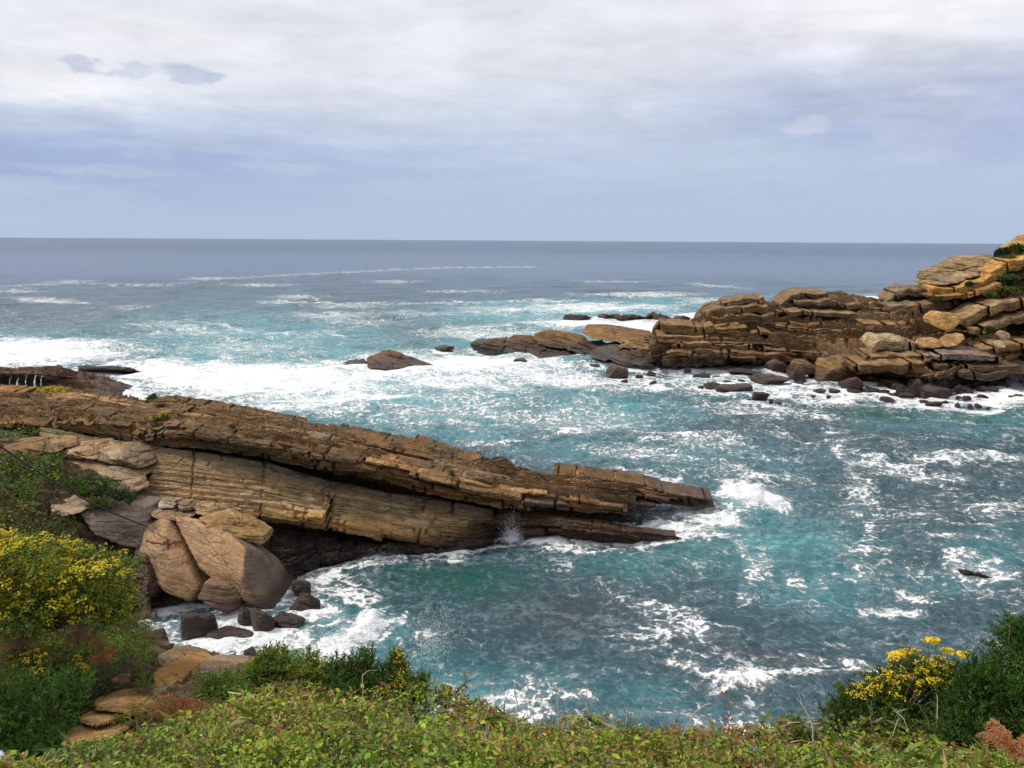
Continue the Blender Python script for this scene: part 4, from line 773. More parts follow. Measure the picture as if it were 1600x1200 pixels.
def bush(name, label, cat, lobes, n_shoots, leaf=(.05, .012), cols=GR1, wts=(3, 3, 2, 2), flowers=0.0, fcols=YEL, fdir=(0, 0, 1), seed=1, shoot=.22, per=14, spread=.75, group=None, fsize=.016, nfl=11, base=None, inner=.5, fzone=None,
         lobedir=.25):
    """shrub: shoots from inside the crown to its lumpy outside, leaves along every shoot, flower heads on the tips"""
    r = rnd(seed); lobes = [(np.array(c, float), np.array(e, float)) for c, e in lobes]
    vol = np.array([np.prod(e) ** (2 / 3) for c, e in lobes]); n_l = (n_shoots * vol / vol.sum()).astype(int) + 1
    cb = np.mean([c for c, e in lobes], 0); bz = min(c[2] - e[2] for c, e in lobes)
    if base is None: base = np.array([cb[0], cb[1] + .05, bz])
    tips, dirs = [], []
    for (c, e), n in zip(lobes, n_l):
        d = unit(r.normal(size=(n, 3)) + [0, -.25, .35]); lump = 1 + .30 * fbm(d * 2.2 + seed, 1, 2) + .16 * fbm(d * 6 + seed, 1, 1)
        rr = np.where(r.rand(n) < .72, .86 + .2 * r.rand(n), .35 + .5 * r.rand(n)) * lump
        tips.append(c + d * e * rr[:, None]); dirs.append(unit(d * 1.0 + [0, 0, .45] + .35 * r.normal(size=(n, 3))))
    tips = np.concatenate(tips); dirs = np.concatenate(dirs); n = len(tips)
    t = np.tile(np.linspace(0, 1, per), n); D = np.repeat(dirs, per, 0); T = np.repeat(tips, per, 0); m = len(t)
    sl = np.repeat(shoot * (.7 + .6 * r.rand(n)), per)
    P = T - D * (sl * (1 - t))[:, None]
    rad = unit(np.cross(D, r.normal(size=(m, 3)))); ax = unit(D * (.55 + .5 * t)[:, None] + rad * spread); nr = unit(D * .8 + rad * -.4 + .3 * r.normal(size=(m, 3)))
    sc = (.6 + .6 * r.rand(m)) * (1 - .35 * t)
    pc = fbm(T, 2.2, 2)[:, None]; C = pal(cols, wts, m, r) * (1 + .5 * pc)
    parts = [leaves(P, ax, nr, leaf[0] * sc, leaf[1] * sc * 1.6, C, LEAF_N if leaf[1] < leaf[0] * .45 else LEAF_B)]
    root = empty(name, base, label, cat, group)
    V, F, Cc = join(parts); mesh('foliage', V, F, M_LEAF, np.clip(Cc, .004, .8), parent=root, smooth=False)
    st = []
    for i in r.choice(n, min(n, 90), replace=False):
        q = np.linspace(0, 1, 6)[:, None]; mid_ = (base + tips[i]) / 2 + r.normal(size=3) * .06
        c_ = (1 - q) ** 2 * (base + r.normal(size=3) * .04) + 2 * q * (1 - q) * mid_ + q ** 2 * tips[i]; st.append(tube(c_, np.linspace(.009, .003, 6), 4))
    V, F, _ = join(st); mesh('stems', V, F, M_TWIG, parent=root)
    if flowers > 0:
        w_ = fbm(tips * 1.0 + 9 * seed, 2.6, 2) * 1.2 + dirs @ unit(np.array(fdir, float)) * .7 + .35 * r.rand(n)
        if fzone is not None: w_ = w_ + fzone(tips)
        k = np.argsort(-w_)[:int(n * flowers)]; Pf, Df = tips[k], dirs[k]
        up = unit(Df + [0, 0, 1.2]); nf = nfl; Q = np.repeat(Pf, nf, 0); U = np.repeat(up, nf, 0); a_ = unit(np.cross(U, r.normal(size=U.shape)))
        rr = np.sqrt(r.rand(len(Q))) * fsize * 2.3; Q = Q + a_ * rr[:, None] + U * (fsize * 1.3 - rr * .5)[:, None] + r.normal(size=Q.shape) * fsize * .3
        s_ = fsize * (.6 + .7 * r.rand(len(Q)))
        fc = pal(fcols, (4, 3, 2, 2)[:len(fcols)], len(Q), r, .2); nk = len(Pf); U2 = U + .5 * r.normal(size=U.shape)
        if nk <= 24:
            for i in range(nk):
                s1 = slice(i * nf, (i + 1) * nf); V, F, Cc = leaves(Q[s1], a_[s1], U2[s1], s_[s1], s_[s1], fc[s1], FLOR); mesh('flower_head', V, F, M_PETAL, np.clip(Cc, .01, .9), parent=root, smooth=False)
        else:
            V, F, Cc = leaves(Q, a_, U2, s_, s_, fc, FLOR)
            mesh('flowers', V, F, M_PETAL, np.clip(Cc, .01, .9), parent=root, smooth=False)['kind'] = 'stuff'
    return root
def E(x, y, D, w_, h_, d_=None):
    """lobe whose centre is seen at pixel x,y at distance D, w_ x h_ pixels across"""
    k = D / FPX * 1.08; return (at(x, y, D=D), (w_ / 2 * k, (d_ or w_) / 2 * k, h_ / 2 * k))

bush('flowering_shrub', 'big rounded shrub covered in yellow flowers on the left slope', 'flowering shrub',
     [E(150, 915, 9.7, 130, 120), E(60, 900, 9.6, 150, 130), E(-40, 890, 9.6, 140, 140), E(110, 880, 10.0, 90, 70), E(180, 945, 9.8, 80, 70), E(60, 950, 9.4, 130, 70), E(20, 855, 9.9, 70, 50)],
     2600, (.05, .017), [(.18, .25, .026), (.26, .30, .03), (.10, .16, .02), (.045, .08, .016)], (3, 3, 3, 2), flowers=.36, seed=5, shoot=.14, per=13, fsize=.024, nfl=10, fdir=(-.5, -.3, .8),
     fcols=[(.66, .50, .025), (.74, .60, .05), (.50, .38, .02), (.40, .40, .03)])
bush('green_shrub', 'dense dark green bush in the lower left corner', 'shrub', [E(60, 1110, 8.2, 150, 130), E(-50, 1100, 8.2, 160, 150), E(110, 1075, 8.6, 80, 80), E(70, 1160, 7.8, 110, 60), E(-10, 1175, 7.7, 90, 50)],
     1500, (.05, .011), [(.04, .12, .018), (.07, .17, .022), (.12, .22, .028), (.025, .06, .012)], (3, 3, 2, 1.5), seed=6, shoot=.15, per=16)
bush('green_shrub', 'yellowish green bush above the dark green one, between brown ferns', 'shrub', [E(75, 1040, 9.0, 100, 60), E(40, 1025, 9.3, 60, 50), E(110, 1060, 8.9, 60, 50)], 500, (.045, .016), [(.13, .15, .02), (.17, .18, .02), (.08, .11, .02)], (2, 2, 2),
     flowers=.18, seed=7, shoot=.13, per=12, fsize=.014)
bush('dry_shrub', 'grey green half dry bush left of the sandstone ledges', 'shrub', [E(170, 1062, 9.3, 70, 60), E(200, 1045, 9.7, 46, 44), E(150, 1085, 9.1, 50, 40)], 380, (.035, .008), [(.11, .14, .07), (.15, .17, .09), (.07, .09, .045), (.17, .13, .07)], (3, 2, 2, 1),
     seed=8, shoot=.14, per=12)
def fern(name, label, x, y, D, w_, h_, col, seed, n=12, group=None, scale=1.0):
    n = max(5, int(n * .6)); w_ = w_ * 1.35
    r = rnd(seed); b = at(x, y, D=D); k = D / FPX; st, lf = [], []
    for i in range(n):
        a_ = r.rand() * 2 * math.pi; L = (w_ * .5 + 3) * k * (.6 + .5 * r.rand()); hh = h_ * k * (.5 + .6 * r.rand())
        q = np.linspace(0, 1, 16); P = b + np.stack([np.cos(a_) * L * q, np.sin(a_) * L * q * .7, hh * np.sin(q * 2.1) * (1 - .35 * q)], 1); P += .04 * L * np.cumsum(r.normal(size=P.shape), 0) * .3
        st.append(tube(P, np.linspace(.005, .002, 16) * scale, 4)); tan = unit(np.gradient(P, axis=0)); sd_ = unit(np.cross(tan, [0, 0, 1]))
        for sgn in (-1, 1):
            fl = L * .38 * np.sin(np.pi * (.12 + .85 * q)) + .004
            for c in range(5):
                f = (c + .5) / 5; Q = P + sd_ * sgn * (fl * f)[:, None] + tan * (fl * f * .35)[:, None] - np.array([0, 0, 1]) * (fl * f ** 2 * .5)[:, None]
                for s2 in (-1, 1): lf.append(leaves(Q, sd_ * sgn * .4 + tan * s2 + r.normal(size=Q.shape) * .3, np.array([[0, 0, 1.]]) + .5 * r.normal(size=Q.shape), fl * .30, fl * .075, np.array(col) * (1 + .5 * (r.rand(len(Q), 1) - .5)), LEAF_N))
    root = empty(name, b, label, 'fern', group)
    V, F, _ = join(st); mesh('stalks', V, F, M_TWIG, parent=root)
    V, F, C = join(lf); mesh('fronds', V, F, M_LEAF, np.clip(C, .01, .8), parent=root, smooth=False)
    return root
FB = (.30, .17, .10)
fern('dead_fern', 'brown dead fern at the left edge below the yellow shrub', 25, 1018, 9.1, 60, 36, FB, 31, 14)
fern('dead_fern', 'small brown dead fern at the left edge under the larger one', 8, 1042, 9.0, 36, 22, (.40, .18, .09), 32, 10)
fern('dead_fern', 'small brown fern tuft just below the yellow shrub', 48, 1004, 9.3, 26, 22, FB, 33, 9)
fern('dead_fern', 'pinkish brown fern leaning right of the small tuft', 122, 1008, 9.5, 44, 34, (.36, .20, .13), 34, 12)
fern('dead_fern', 'reddish brown fern standing highest, in the middle of the left slope', 160, 1015, 9.4, 34, 30, (.38, .17, .07), 35, 10)
fern('dead_fern', 'reddish brown fern below the standing one on the left slope', 158, 1038, 9.1, 42, 30, (.36, .14, .06), 36, 12)
fern('dead_fern', 'tiny brown fern inside the grey half dry bush', 190, 1068, 8.95, 22, 18, (.32, .15, .08), 37, 8)
fern('dead_fern', 'pink brown frond above the bright leaf at the left edge', 22, 978, 9.1, 22, 30, (.40, .24, .16), 38, 7)
fern('dead_fern', 'rust coloured dead bracken among the dry grass by the sandstone', 276, 1124, 7.4, 70, 38, (.34, .15, .05), 39, 16)
fern('dead_fern', 'large orange brown bracken frond at the lower right corner', 1588, 1182, 3.9, 84, 58, (.55, .26, .11), 40, 26, scale=.8)

def surf_pts(P, n, r, mask):
    nu, nv = P.shape[:2]; out, nn = [], []
    cu = np.linalg.norm(np.diff(P, axis=0), axis=2)[:, :-1]; cv = np.linalg.norm(np.diff(P, axis=1), axis=2)[:-1]; A = (cu * cv)
    C = (P[:-1, :-1] + P[1:, 1:]) / 2; X, Y = proj(C); A = A * mask(X, Y, C)
    k = r.choice(A.size, n, p=(A / A.sum()).ravel()); i, j = np.unravel_index(k, A.shape); a_, b_ = r.rand(n, 1), r.rand(n, 1)
    Q = P[i, j] * (1 - a_) * (1 - b_) + P[i + 1, j] * a_ * (1 - b_) + P[i, j + 1] * (1 - a_) * b_ + P[i + 1, j + 1] * a_ * b_
    N = unit(np.cross(P[i, j + 1] - P[i, j], P[i + 1, j] - P[i, j])); N[N[:, 2] < 0] *= -1
    return Q, N
def ground_leaves(name, label, P, n, mask, leaf, cols, wts, seed, hmax=.15, lump=.12, lumpf=1.6, tilt=.6, patch=None, tm=LEAF_B, upright=0.0, stalks=0):
    r = rnd(seed); Q, N = surf_pts(P, n, r, mask); hgt = hmax * r.rand(n) ** .7 + lump * np.maximum(0, fbm(Q, lumpf, 3) + .25)
    Q = Q + N * hgt[:, None] * .4 + np.array([0, 0, 1]) * hgt[:, None] * .8
    ax = unit(r.normal(size=(n, 3)) * [1, 1, .5] + np.array([0, -.35, upright - .1])); nr = unit(N + tilt * r.normal(size=(n, 3)) + [0, -.2, .5])
    s = .5 + 1.1 * r.rand(n) ** 2.2; C = pal(cols, wts, n, r)
    if patch: C = patch(Q, C, r)
    C = C * (1 + .6 * fbm(Q, 1.3, 3))[:, None] * (1 + .5 * fbm(Q + 30, .7, 2)[:, None] * np.array([.9, .1, .2]))
    V, F, C = leaves(Q, ax, nr, leaf[0] * s, leaf[1] * s, np.clip(C, .004, .8), tm)
    o = mesh(name, V, F, M_LEAF, C, smooth=False)
    return tag(o, label, None, None, 'stuff')
def pch(Q, C, r):
    X, Y = proj(Q); f = fbm(Q, .9, 3); f2 = fbm(Q + 40, 2.2, 3)
    red = (f2 > .24 - .10 * (X > 1050)) & (r.rand(len(Q)) < .42); C = C.copy()
    C[red] = np.array([.30, .10, .03]) * (1 + .4 * (r.rand(red.sum(), 1) - .5))
    dry = ((Y < kn(X, edge) + 14) | (X < 330)) & (r.rand(len(Q)) < .28); C[dry] = np.array([.28, .19, .07]) * (1 + .5 * (r.rand(dry.sum(), 1) - .5))
    return C
ground_leaves('ground_cover', 'dense low cover of green bramble and ivy leaves along the bottom', P1, 130000, lambda X, Y, C: ((Y < 1300) & (X > -350) & (X < 2050) & (C[..., 1] < 6.15) & (C[..., 1] > 3.2)) * (1 + .3 * (X > 1000)), (.038, .031),
              [(.23, .34, .030), (.16, .27, .026), (.33, .42, .04), (.06, .12, .018), (.36, .32, .04)], (4, 3.5, 3, 2.2, 1.8), 51, hmax=.14, lump=.30, lumpf=1.1, patch=pch, tilt=.8)
ground_leaves('long_grass', 'long grass blades scattered through the leaf cover', P1, 2600, lambda X, Y, C: ((Y < 1300) & (X > -350) & (X < 2050) & (C[..., 1] < 6.0) & (C[..., 1] > 3.2)), (.16, .007), [(.22, .26, .04), (.14, .20, .03), (.34, .27, .11)], (3, 3, 2), 53, hmax=.14, lump=.26, lumpf=1.1, tm=LEAF_N, upright=.9)
rr_ = rnd(77)
def twigs(P, n, mask, seed, L=(.12, .35)):
    r = rnd(seed); Q, N = surf_pts(P, n, r, mask); out = []
    for q in Q:
        l = L[0] + (L[1] - L[0]) * r.rand(); d = unit(r.normal(size=3) * [1, 1, .5] + [0, -.1, .35]); k = np.linspace(0, 1, 5)[:, None]
        out.append(tube(q + [0, 0, .08] + d * l * k + r.normal(size=(5, 3)) * .012 - np.array([0, 0, .10]) * k ** 2, np.linspace(.003, .0012, 5), 3))
    return join(out)
V, F, _ = twigs(P1, 700, lambda X, Y, C: (Y < 1290) & (X > -100) & (X < 1740) & (C[..., 1] < 6.1) & (C[..., 1] > 3.2), 52)
tag(mesh('dry_twigs', V, F, plain_mat("pale_twig", (.30, .21, .11))), 'thin brown stems woven through the leaf cover', None, None, 'stuff')
def slope_mask(X, Y, C):
    ok = (X > -700) & (C[..., 1] < 12) & (Y < 1260) & (C[..., 2] > 7)
    rock = ((X > 235) & (X < 345) & (Y > 1045) & (Y < 1112)) | ((X > 240) & (X < 400) & (Y < 1062)) | ((X > 85) & (X < 180) & (Y > 1108) & (Y < 1176)) | ((X > 140) & (X < 240) & (Y > 1090) & (Y < 1118))
    return ok & ~rock
def pch2(Q, C, r):
    X, Y = proj(Q); C = C.copy(); e_ = (X > 195) & (X < 260) & (r.rand(len(X)) < .3); C[e_] = np.array([.20, .13, .03]) * (1 + .5 * (r.rand(e_.sum(), 1) - .5))
    f = fbm(Q, 2.0, 3); k = (f > .22) & (r.rand(len(X)) < .7); C[k] = np.array([.16, .17, .03]); 
    b_ = (Y > 1085) & (X > 90) & (r.rand(len(X)) < .35); C[b_] = np.array([.24, .15, .05]) * (1 + .6 * (r.rand(b_.sum(), 1) - .5)); return C
ground_leaves('slope_grass', 'fine green and brown undergrowth on the near left slope', P2, 115000, slope_mask, (.055, .012), [(.10, .24, .028), (.18, .32, .036), (.06, .14, .02), (.30, .34, .045)], (3, 3, 2, 1.5), 61, hmax=.10, lump=.22, lumpf=1.3,
              tm=LEAF_N, upright=.5, patch=pch2)
def m3(X, Y, C): return (X > -600) & (X < 215) & (Y > 668) & (Y < 900) & ~((X > 100) & (Y < 752)) & ~((X > -10) & (X < 92) & (Y > 688) & (Y < 716)) & ~((Y > 760) & (X > 60) & (X < 130) & (Y < 812)) & ~((X > 122) & (Y > 785))
def pch3(Q, C, r):
    X, Y = proj(Q); C = C.copy(); k = (fbm(Q, .5, 3) > .12) & (r.rand(len(X)) < .6); C[k] = np.array([.15, .14, .03]); k = (Y > 800) & (r.rand(len(X)) < .35); C[k] = np.array([.16, .12, .04]); return C
ground_leaves('slope_grass', 'green plants covering the slope at the left end of the ridge', P3, 62000, m3, (.15, .06), [(.065, .15, .022), (.11, .21, .03), (.18, .25, .036), (.04, .09, .016)], (3, 3, 2, 2), 62, hmax=.15, lump=.7, lumpf=.5,
              tm=LEAF_N, upright=.4, patch=pch3)
# middle distance plants, each one a plant of its own
def mid_plant(label, lobes, n, cols, seed, flowers=0., leaf=(.12, .045), cat='plant', name='leafy_plant', **kw):
    return bush(name, label, cat, lobes, n, leaf, cols, (2,) * len(cols), flowers=flowers, seed=seed, shoot=.3, per=9, fsize=.05, nfl=6, **kw)
DG = [(.02, .055, .012), (.035, .08, .016)]; MG = [(.05, .09, .018), (.08, .12, .02)]; YG = [(.14, .15, .02), (.10, .11, .02)]
mid_plant('green and yellow bush on the slope at the left edge, under the tan ledge', [E(20, 745, 35.5, 70, 50), E(55, 762, 34.8, 70, 45), E(-20, 755, 35, 70, 60), E(85, 750, 35.2, 50, 40)], 700, MG + YG, 71, .08, cat='shrub')
mid_plant('dark green leafy plant growing in the gully above the dark boulder', [E(185, 770, 34.3, 40, 16), E(205, 776, 34.0, 22, 18), E(160, 762, 34.6, 26, 14)], 260, DG, 72)
mid_plant('bright green plant on the slope left of the gully', [E(115, 755, 34.8, 30, 18), E(132, 765, 34.5, 26, 14)], 200, [(.08, .15, .02), (.06, .12, .02)], 73)
mid_plant('green patch beside the brown block above the gully', [E(150, 785, 33.8, 34, 16), E(170, 788, 33.8, 24, 10)], 180, YG + MG, 74)
mid_plant('yellow flowering plant at the top left of the ridge', [E(70, 614, 45.0, 30, 16), E(98, 615, 45.0, 32, 18), E(85, 610, 45.2, 26, 12)], 420, YG, 75, .5, cat='shrub', name='flowering_shrub')
mid_plant('brownish green tuft left of the yellow plant on the ridge top', [E(35, 623, 44.0, 34, 18), E(22, 632, 43.5, 26, 16), E(45, 618, 44.2, 20, 10)], 300, [(.12, .09, .03), (.09, .08, .025)], 76)
mid_plant('dark green plant standing on the crest of the ridge', [E(236, 624, 44.2, 14, 14), E(241, 620, 44.4, 9, 12)], 120, [(.02, .075, .015), (.03, .10, .02)], 77)
mid_plant('low green tuft hanging below the crest plant', [E(252, 634, 43.0, 14, 8)], 70, MG, 78)
mid_plant('yellow green tuft on the ridge face right of the flowering plant', [E(157, 640, 42.0, 14, 8)], 70, YG, 79)
mid_plant('yellow tuft over the dark overhang of the ridge', [E(243, 653, 40.0, 12, 10), E(258, 649, 40.3, 10, 12)], 90, YG, 80, .2)
mid_plant('tiny yellow green tuft on the lip of the ridge right of the overhang', [E(364, 665, 40.0, 12, 6)], 60, YG, 81)
mid_plant('low yellowish strip of plants along the lip of the ridge', [E(410, 676, 39.6, 24, 5), E(440, 682, 39.4, 18, 5)], 90, [(.13, .12, .03), (.16, .13, .03)], 82)
mid_plant('tiny green tuft on the ridge face near its middle', [E(706, 742, 39.6, 6, 14)], 40, MG, 83)
mid_plant('green plants along the foot of the overhang at the left edge', [E(20, 679, 40.0, 60, 12), E(60, 682, 39.6, 50, 14), E(-30, 680, 40, 50, 14)], 260, DG + MG, 84)
HG = [(.05, .10, .018), (.08, .13, .02)]
mid_plant('dark green bush on the skyline behind the overhanging cap rock', [E(1563, 398, 107, 16, 18), E(1571, 394, 107, 14, 12)], 300, DG, 85, leaf=(.35, .12), cat='shrub')
mid_plant('green band of plants sloping down from the skyline bush', [E(1590, 388, 106, 22, 12), E(1553, 418, 104, 18, 14), E(1562, 408, 105, 16, 12), E(1545, 426, 103.0, 12, 8)], 420, HG, 86, leaf=(.35, .12))
mid_plant('dark heath on the top right of the headland', [E(1582, 404, 105, 34, 9), E(1606, 400, 105, 26, 10)], 300, [(.09, .10, .025), (.06, .08, .02)], 87, leaf=(.35, .12))
mid_plant('bright green patch, upper one of the two on the headland flank', [E(1575, 436, 100.5, 28, 14), E(1595, 420, 102, 18, 12)], 320, HG, 88, leaf=(.3, .12))
mid_plant('long green patch, lower one of the two on the headland flank', [E(1568, 454, 99.5, 36, 12), E(1585, 450, 99.8, 20, 10), E(1548, 460, 99.0, 20, 9)], 340, HG + YG, 89, leaf=(.3, .12))
mid_plant('tiny green tuft on the outcrop below the cap rock', [E(1466, 466, 100.0, 16, 5)], 60, MG, 90, leaf=(.3, .1))
mid_plant('green tuft beside the orange ledge on the headland', [E(1515, 444, 98.5, 12, 8)], 60, MG, 91, leaf=(.3, .1))
mid_plant('tiny green tuft above the small pale grey boulder', [E(1546, 513, 91.0, 14, 6)], 60, MG, 92, leaf=(.3, .1))
mid_plant('thin green growth on the pale domed outcrop', [E(1390, 536, 90.0, 14, 8)], 60, YG, 93, leaf=(.2, .08))

# shrubs on the bank edge
UP = [(.09, .18, .024), (.14, .24, .028), (.045, .10, .016), (.24, .28, .028)]
bush('leafy_shrub', 'leafy shrub at the left of the bank edge in front of the cove foam', 'shrub', [E(418, 1034, 6.5, 51.52, 60), E(450, 1039, 6.4, 67.2, 52.8), E(400, 1054, 6.3, 56, 48), E(438, 1016, 6.6, 24.64, 36)], 210, (.05, .011), UP, (3, 3, 1, 2), seed=101, shoot=.13, per=15, flowers=.07, fsize=.010, nfl=5, inner=.2)
bush('leafy_shrub', 'thin upright yellow green shrub between the two dark leafy ones', 'shrub', [E(488, 1036, 6.4, 29.12, 60), E(497, 1056, 6.3, 49.28, 43.2), E(478, 1054, 6.3, 44.8, 48)], 110, (.05, .011), UP, (1, 3, 1, 4), seed=102, shoot=.13, per=14, flowers=.15, fsize=.010, nfl=5)
bush('leafy_shrub', 'dark green leafy shrub in the middle of the bank edge', 'shrub', [E(535, 1050, 6.4, 67.2, 60), E(570, 1034, 6.4, 49.28, 62.4), E(590, 1062, 6.3, 73.92, 55.2), E(550, 1074, 6.2, 100.8, 43.2)], 330, (.05, .011), [(.035, .10, .015), (.055, .14, .02), (.10, .19, .025)], (3, 3, 1.4), seed=103, shoot=.13, per=16)
bush('leafy_shrub', 'shrub with scattered yellow buds right of the dark leafy one', 'shrub', [E(622, 1039, 6.4, 33.6, 60), E(628, 1064, 6.3, 56, 43.2), E(618, 1022, 6.4, 15.68, 31.2)], 130, (.048, .011), UP, (2, 3, 1, 3), seed=104, shoot=.12, per=14, flowers=.3, fsize=.011, nfl=6)
bush('leafy_shrub', 'small dark leafy sprig at the right end of the row of shrubs', 'shrub', [E(660, 1064, 6.3, 29.12, 43.2), E(645, 1079, 6.2, 44.8, 31.2)], 80, (.045, .010), UP, (3, 2, 2, 1), seed=105, shoot=.11, per=14)
bush('leafy_shrub', 'low yellow green sprig right of the row of shrubs', 'shrub', [E(695, 1086, 6.2, 33.6, 28.8)], 50, (.04, .014), [(.16, .17, .02), (.20, .19, .02)], (1, 1), seed=106, shoot=.09, per=10, flowers=.2, fsize=.01, nfl=5)
bush('leafy_shrub', 'small green shrub low on the slope left of the cut twig', 'shrub', [E(345, 1072, 8.4, 78.4, 43.2), E(320, 1062, 8.8, 44.8, 31.2)], 200, (.05, .012), UP, (3, 3, 2, 1), seed=107, shoot=.12, per=13)
bush('flowering_shrub', 'shrub with golden yellow flower heads near the lower right', 'flowering shrub',
     [E(1440, 1052, 6.1, 110, 70), E(1390, 1082, 6.1, 110, 66), E(1335, 1096, 6.1, 90, 60), E(1480, 1070, 6.1, 80, 80), E(1310, 1115, 6.0, 70, 44), E(1400, 1120, 5.9, 150, 56), E(1485, 1115, 5.9, 90, 56)], 1200, (.05, .010),
     [(.05, .11, .016), (.08, .15, .02), (.13, .19, .024), (.025, .05, .012)], (3, 3, 2, 2), flowers=.30, seed=110, shoot=.13, per=15, fsize=.012, nfl=11, fdir=(0, -.2, 1), fcols=[(.80, .55, .02), (.78, .62, .04), (.62, .42, .02), (.70, .60, .06)],
     fzone=lambda T: (lambda X, Y: -1.6 * np.clip((Y - 1085) / 30, 0, 1) - .8 * np.clip((1350 - X) / 60, 0, 1))(*proj(T)))
r_ = rnd(5)
for i, (x, y) in enumerate([(1451, 1004), (1398, 1026), (1482, 1020), (1505, 1025), (1462, 1002), (1408, 1023)]):
    b0 = at(x, y + 46, D=6.05); t0 = at(x, y, D=5.98); st = [tube(b0 + (t0 - b0) * np.linspace(0, 1, 6)[:, None] + r_.normal(size=(6, 3)) * .005, np.linspace(.004, .002, 6), 4)]
    n = 46; a_ = r_.rand(n) * 6.28; q = np.sqrt(r_.rand(n)) * (.055 if i < 4 else .04); Q = t0 + np.stack([np.cos(a_) * q, np.sin(a_) * q, .018 - q * .25 + r_.rand(n) * .015], 1)
    root = empty('flower_head', b0, ['tallest golden flower head above the shrub at the lower right', 'golden flower head sticking out left of the shrub at the lower right', 'golden flower head right of the tallest one',
                 'rightmost golden flower head beside the dark green bush', 'small golden flower head touching the tallest one', 'small golden flower head just right of the one sticking out left'][i], 'flower')
    V, F, _ = join(st); mesh('stem', V, F, M_TWIG, parent=root)
    V, F, C = leaves(Q, r_.normal(size=(n, 3)), np.array([[0, -.3, 1.]]) + .5 * r_.normal(size=(n, 3)), .02 + .01 * r_.rand(n), .02 + .01 * r_.rand(n), pal([(.80, .56, .02), (.80, .64, .05), (.62, .42, .02)], (3, 3, 1), n, r_), FLOR)
    mesh('petals', V, F, M_PETAL, np.clip(C, 0, .9), parent=root, smooth=False)
bush('green_shrub', 'tall dark green bush at the right edge of the bank', 'shrub',
     [E(1600, 1010, 5.7, 110, 110), E(1560, 1080, 5.5, 120, 120), E(1530, 1060, 5.7, 80, 80), E(1620, 1110, 5.3, 160, 140), E(1545, 1135, 5.3, 120, 80), E(1500, 1100, 5.7, 80, 90), E(1680, 1040, 5.5, 160, 180), E(1590, 985, 5.8, 46, 44), E(1495, 1140, 5.4, 90, 50)],
     2000, (.055, .0095), [(.04, .10, .016), (.06, .14, .02), (.09, .18, .024), (.025, .055, .012), (.13, .18, .03)], (3, 3, 2, 2, 1), seed=111, shoot=.15, per=17)
bush('leafy_shrub', 'small dark sprig on the bank edge left of the flowering shrub', 'shrub', [E(1242, 1130, 5.8, 34, 30), E(1256, 1148, 5.6, 40, 26)], 70, (.042, .012), UP, (3, 2, 2, 1), seed=112, shoot=.10, per=12)

# dry stalks that stand up along the edge of the bank, each one a thing
def stalk(label, pts, rad, D, seed, mat=None, name='dry_stalk', group=None, branches=0, leafc=None):
    r = rnd(seed); p = np.array(pts, float); n = 14; t = np.linspace(0, 1, n); tt = np.linspace(0, 1, len(p))
    X = np.interp(t, tt, p[:, 0]) + r.normal(size=n) * .35; Y = np.interp(t, tt, p[:, 1]); Dd = D + np.linspace(0, .15, n) * (1 if seed % 2 else -1)
    P = at(X, Y, D=Dd); parts = [tube(P, np.linspace(rad, rad * .45, n), 5)]
    for b in range(branches):
        i = r.randint(4, n - 2); d = unit(np.array([r.normal(), r.normal() * .5, .5 + r.rand()])); l = .04 + .07 * r.rand(); k = np.linspace(0, 1, 5)[:, None]
        parts.append(tube(P[i] + d * l * k + r.normal(size=(5, 3)) * .004 * k, np.linspace(rad * .55, rad * .25, 5), 4))
    V, F, _ = join(parts); m = mat or M_STEM
    if leafc is None: return tag(mesh(name, V, F, m, origin=P[0]), label, 'stalk' if 'twig' not in name else 'twig', group)
    root = empty(name, P[0], label, 'stalk', group); mesh('stem', V, F, m, parent=root)
    k = r.randint(5, n, 16); Q = P[k] + r.normal(size=(16, 3)) * .02
    V, F, C = leaves(Q, r.normal(size=(16, 3)), r.normal(size=(16, 3)) + [0, 0, 1], .03 + .015 * r.rand(16), .02 + .01 * r.rand(16), np.array(leafc) * (1 + .5 * (r.rand(16, 1) - .5)), LEAF_B); mesh('leaves', V, F, M_LEAF, C, parent=root, smooth=False); return root
PALE = plain_mat("bleached_wood", (.52, .46, .36)); RED = plain_mat("red_brown_stem", (.26, .12, .06))
stalk('thick bleached stalk standing upright near the middle of the bank edge', [(810, 1190), (811, 1150), (806, 1120), (808, 1100), (803, 1070)], .0085, 5.2, 1, PALE, branches=4)
stalk('curved bare stalk arching left to right above the leaves', [(1062, 1162), (1072, 1138), (1085, 1115), (1100, 1102), (1111, 1099)], .006, 5.3, 2, PALE)
stalk('white zigzag twig lying on the leaves at the left of the bank', [(438, 1180), (440, 1160), (434, 1145), (437, 1133), (432, 1128), (437, 1121)], .006, 4.95, 3, PALE, 'dry_twig')
stalk('white bent twig above the rust coloured bracken', [(357, 1082), (375, 1084), (393, 1087), (402, 1102)], .006, 5.8, 4, PALE, 'dry_twig')
stalk('thick straight dead stalk rising over the water', [(917, 1135), (918, 1115), (917, 1085), (916, 1058)], .006, 5.9, 5, M_STEM)
stalk('brown arched stalk bending to the ground among the leaves', [(748, 1155), (765, 1157), (778, 1170), (785, 1200)], .006, 4.8, 6, M_STEM)
stalk('curled brown stalk in front of the dark leafy shrub', [(566, 1100), (567, 1075), (566, 1056), (575, 1048), (590, 1047)], .005, 5.9, 7, M_STEM)
stalk('tall thin stalk near the left end of the flowering shrub', [(1362, 1142), (1361, 1120), (1355, 1098), (1351, 1085)], .005, 5.5, 8, M_STEM)
stalk('stalk standing in front of the golden flowers', [(1464, 1138), (1465, 1110), (1464, 1085)], .005, 5.5, 9, M_STEM)
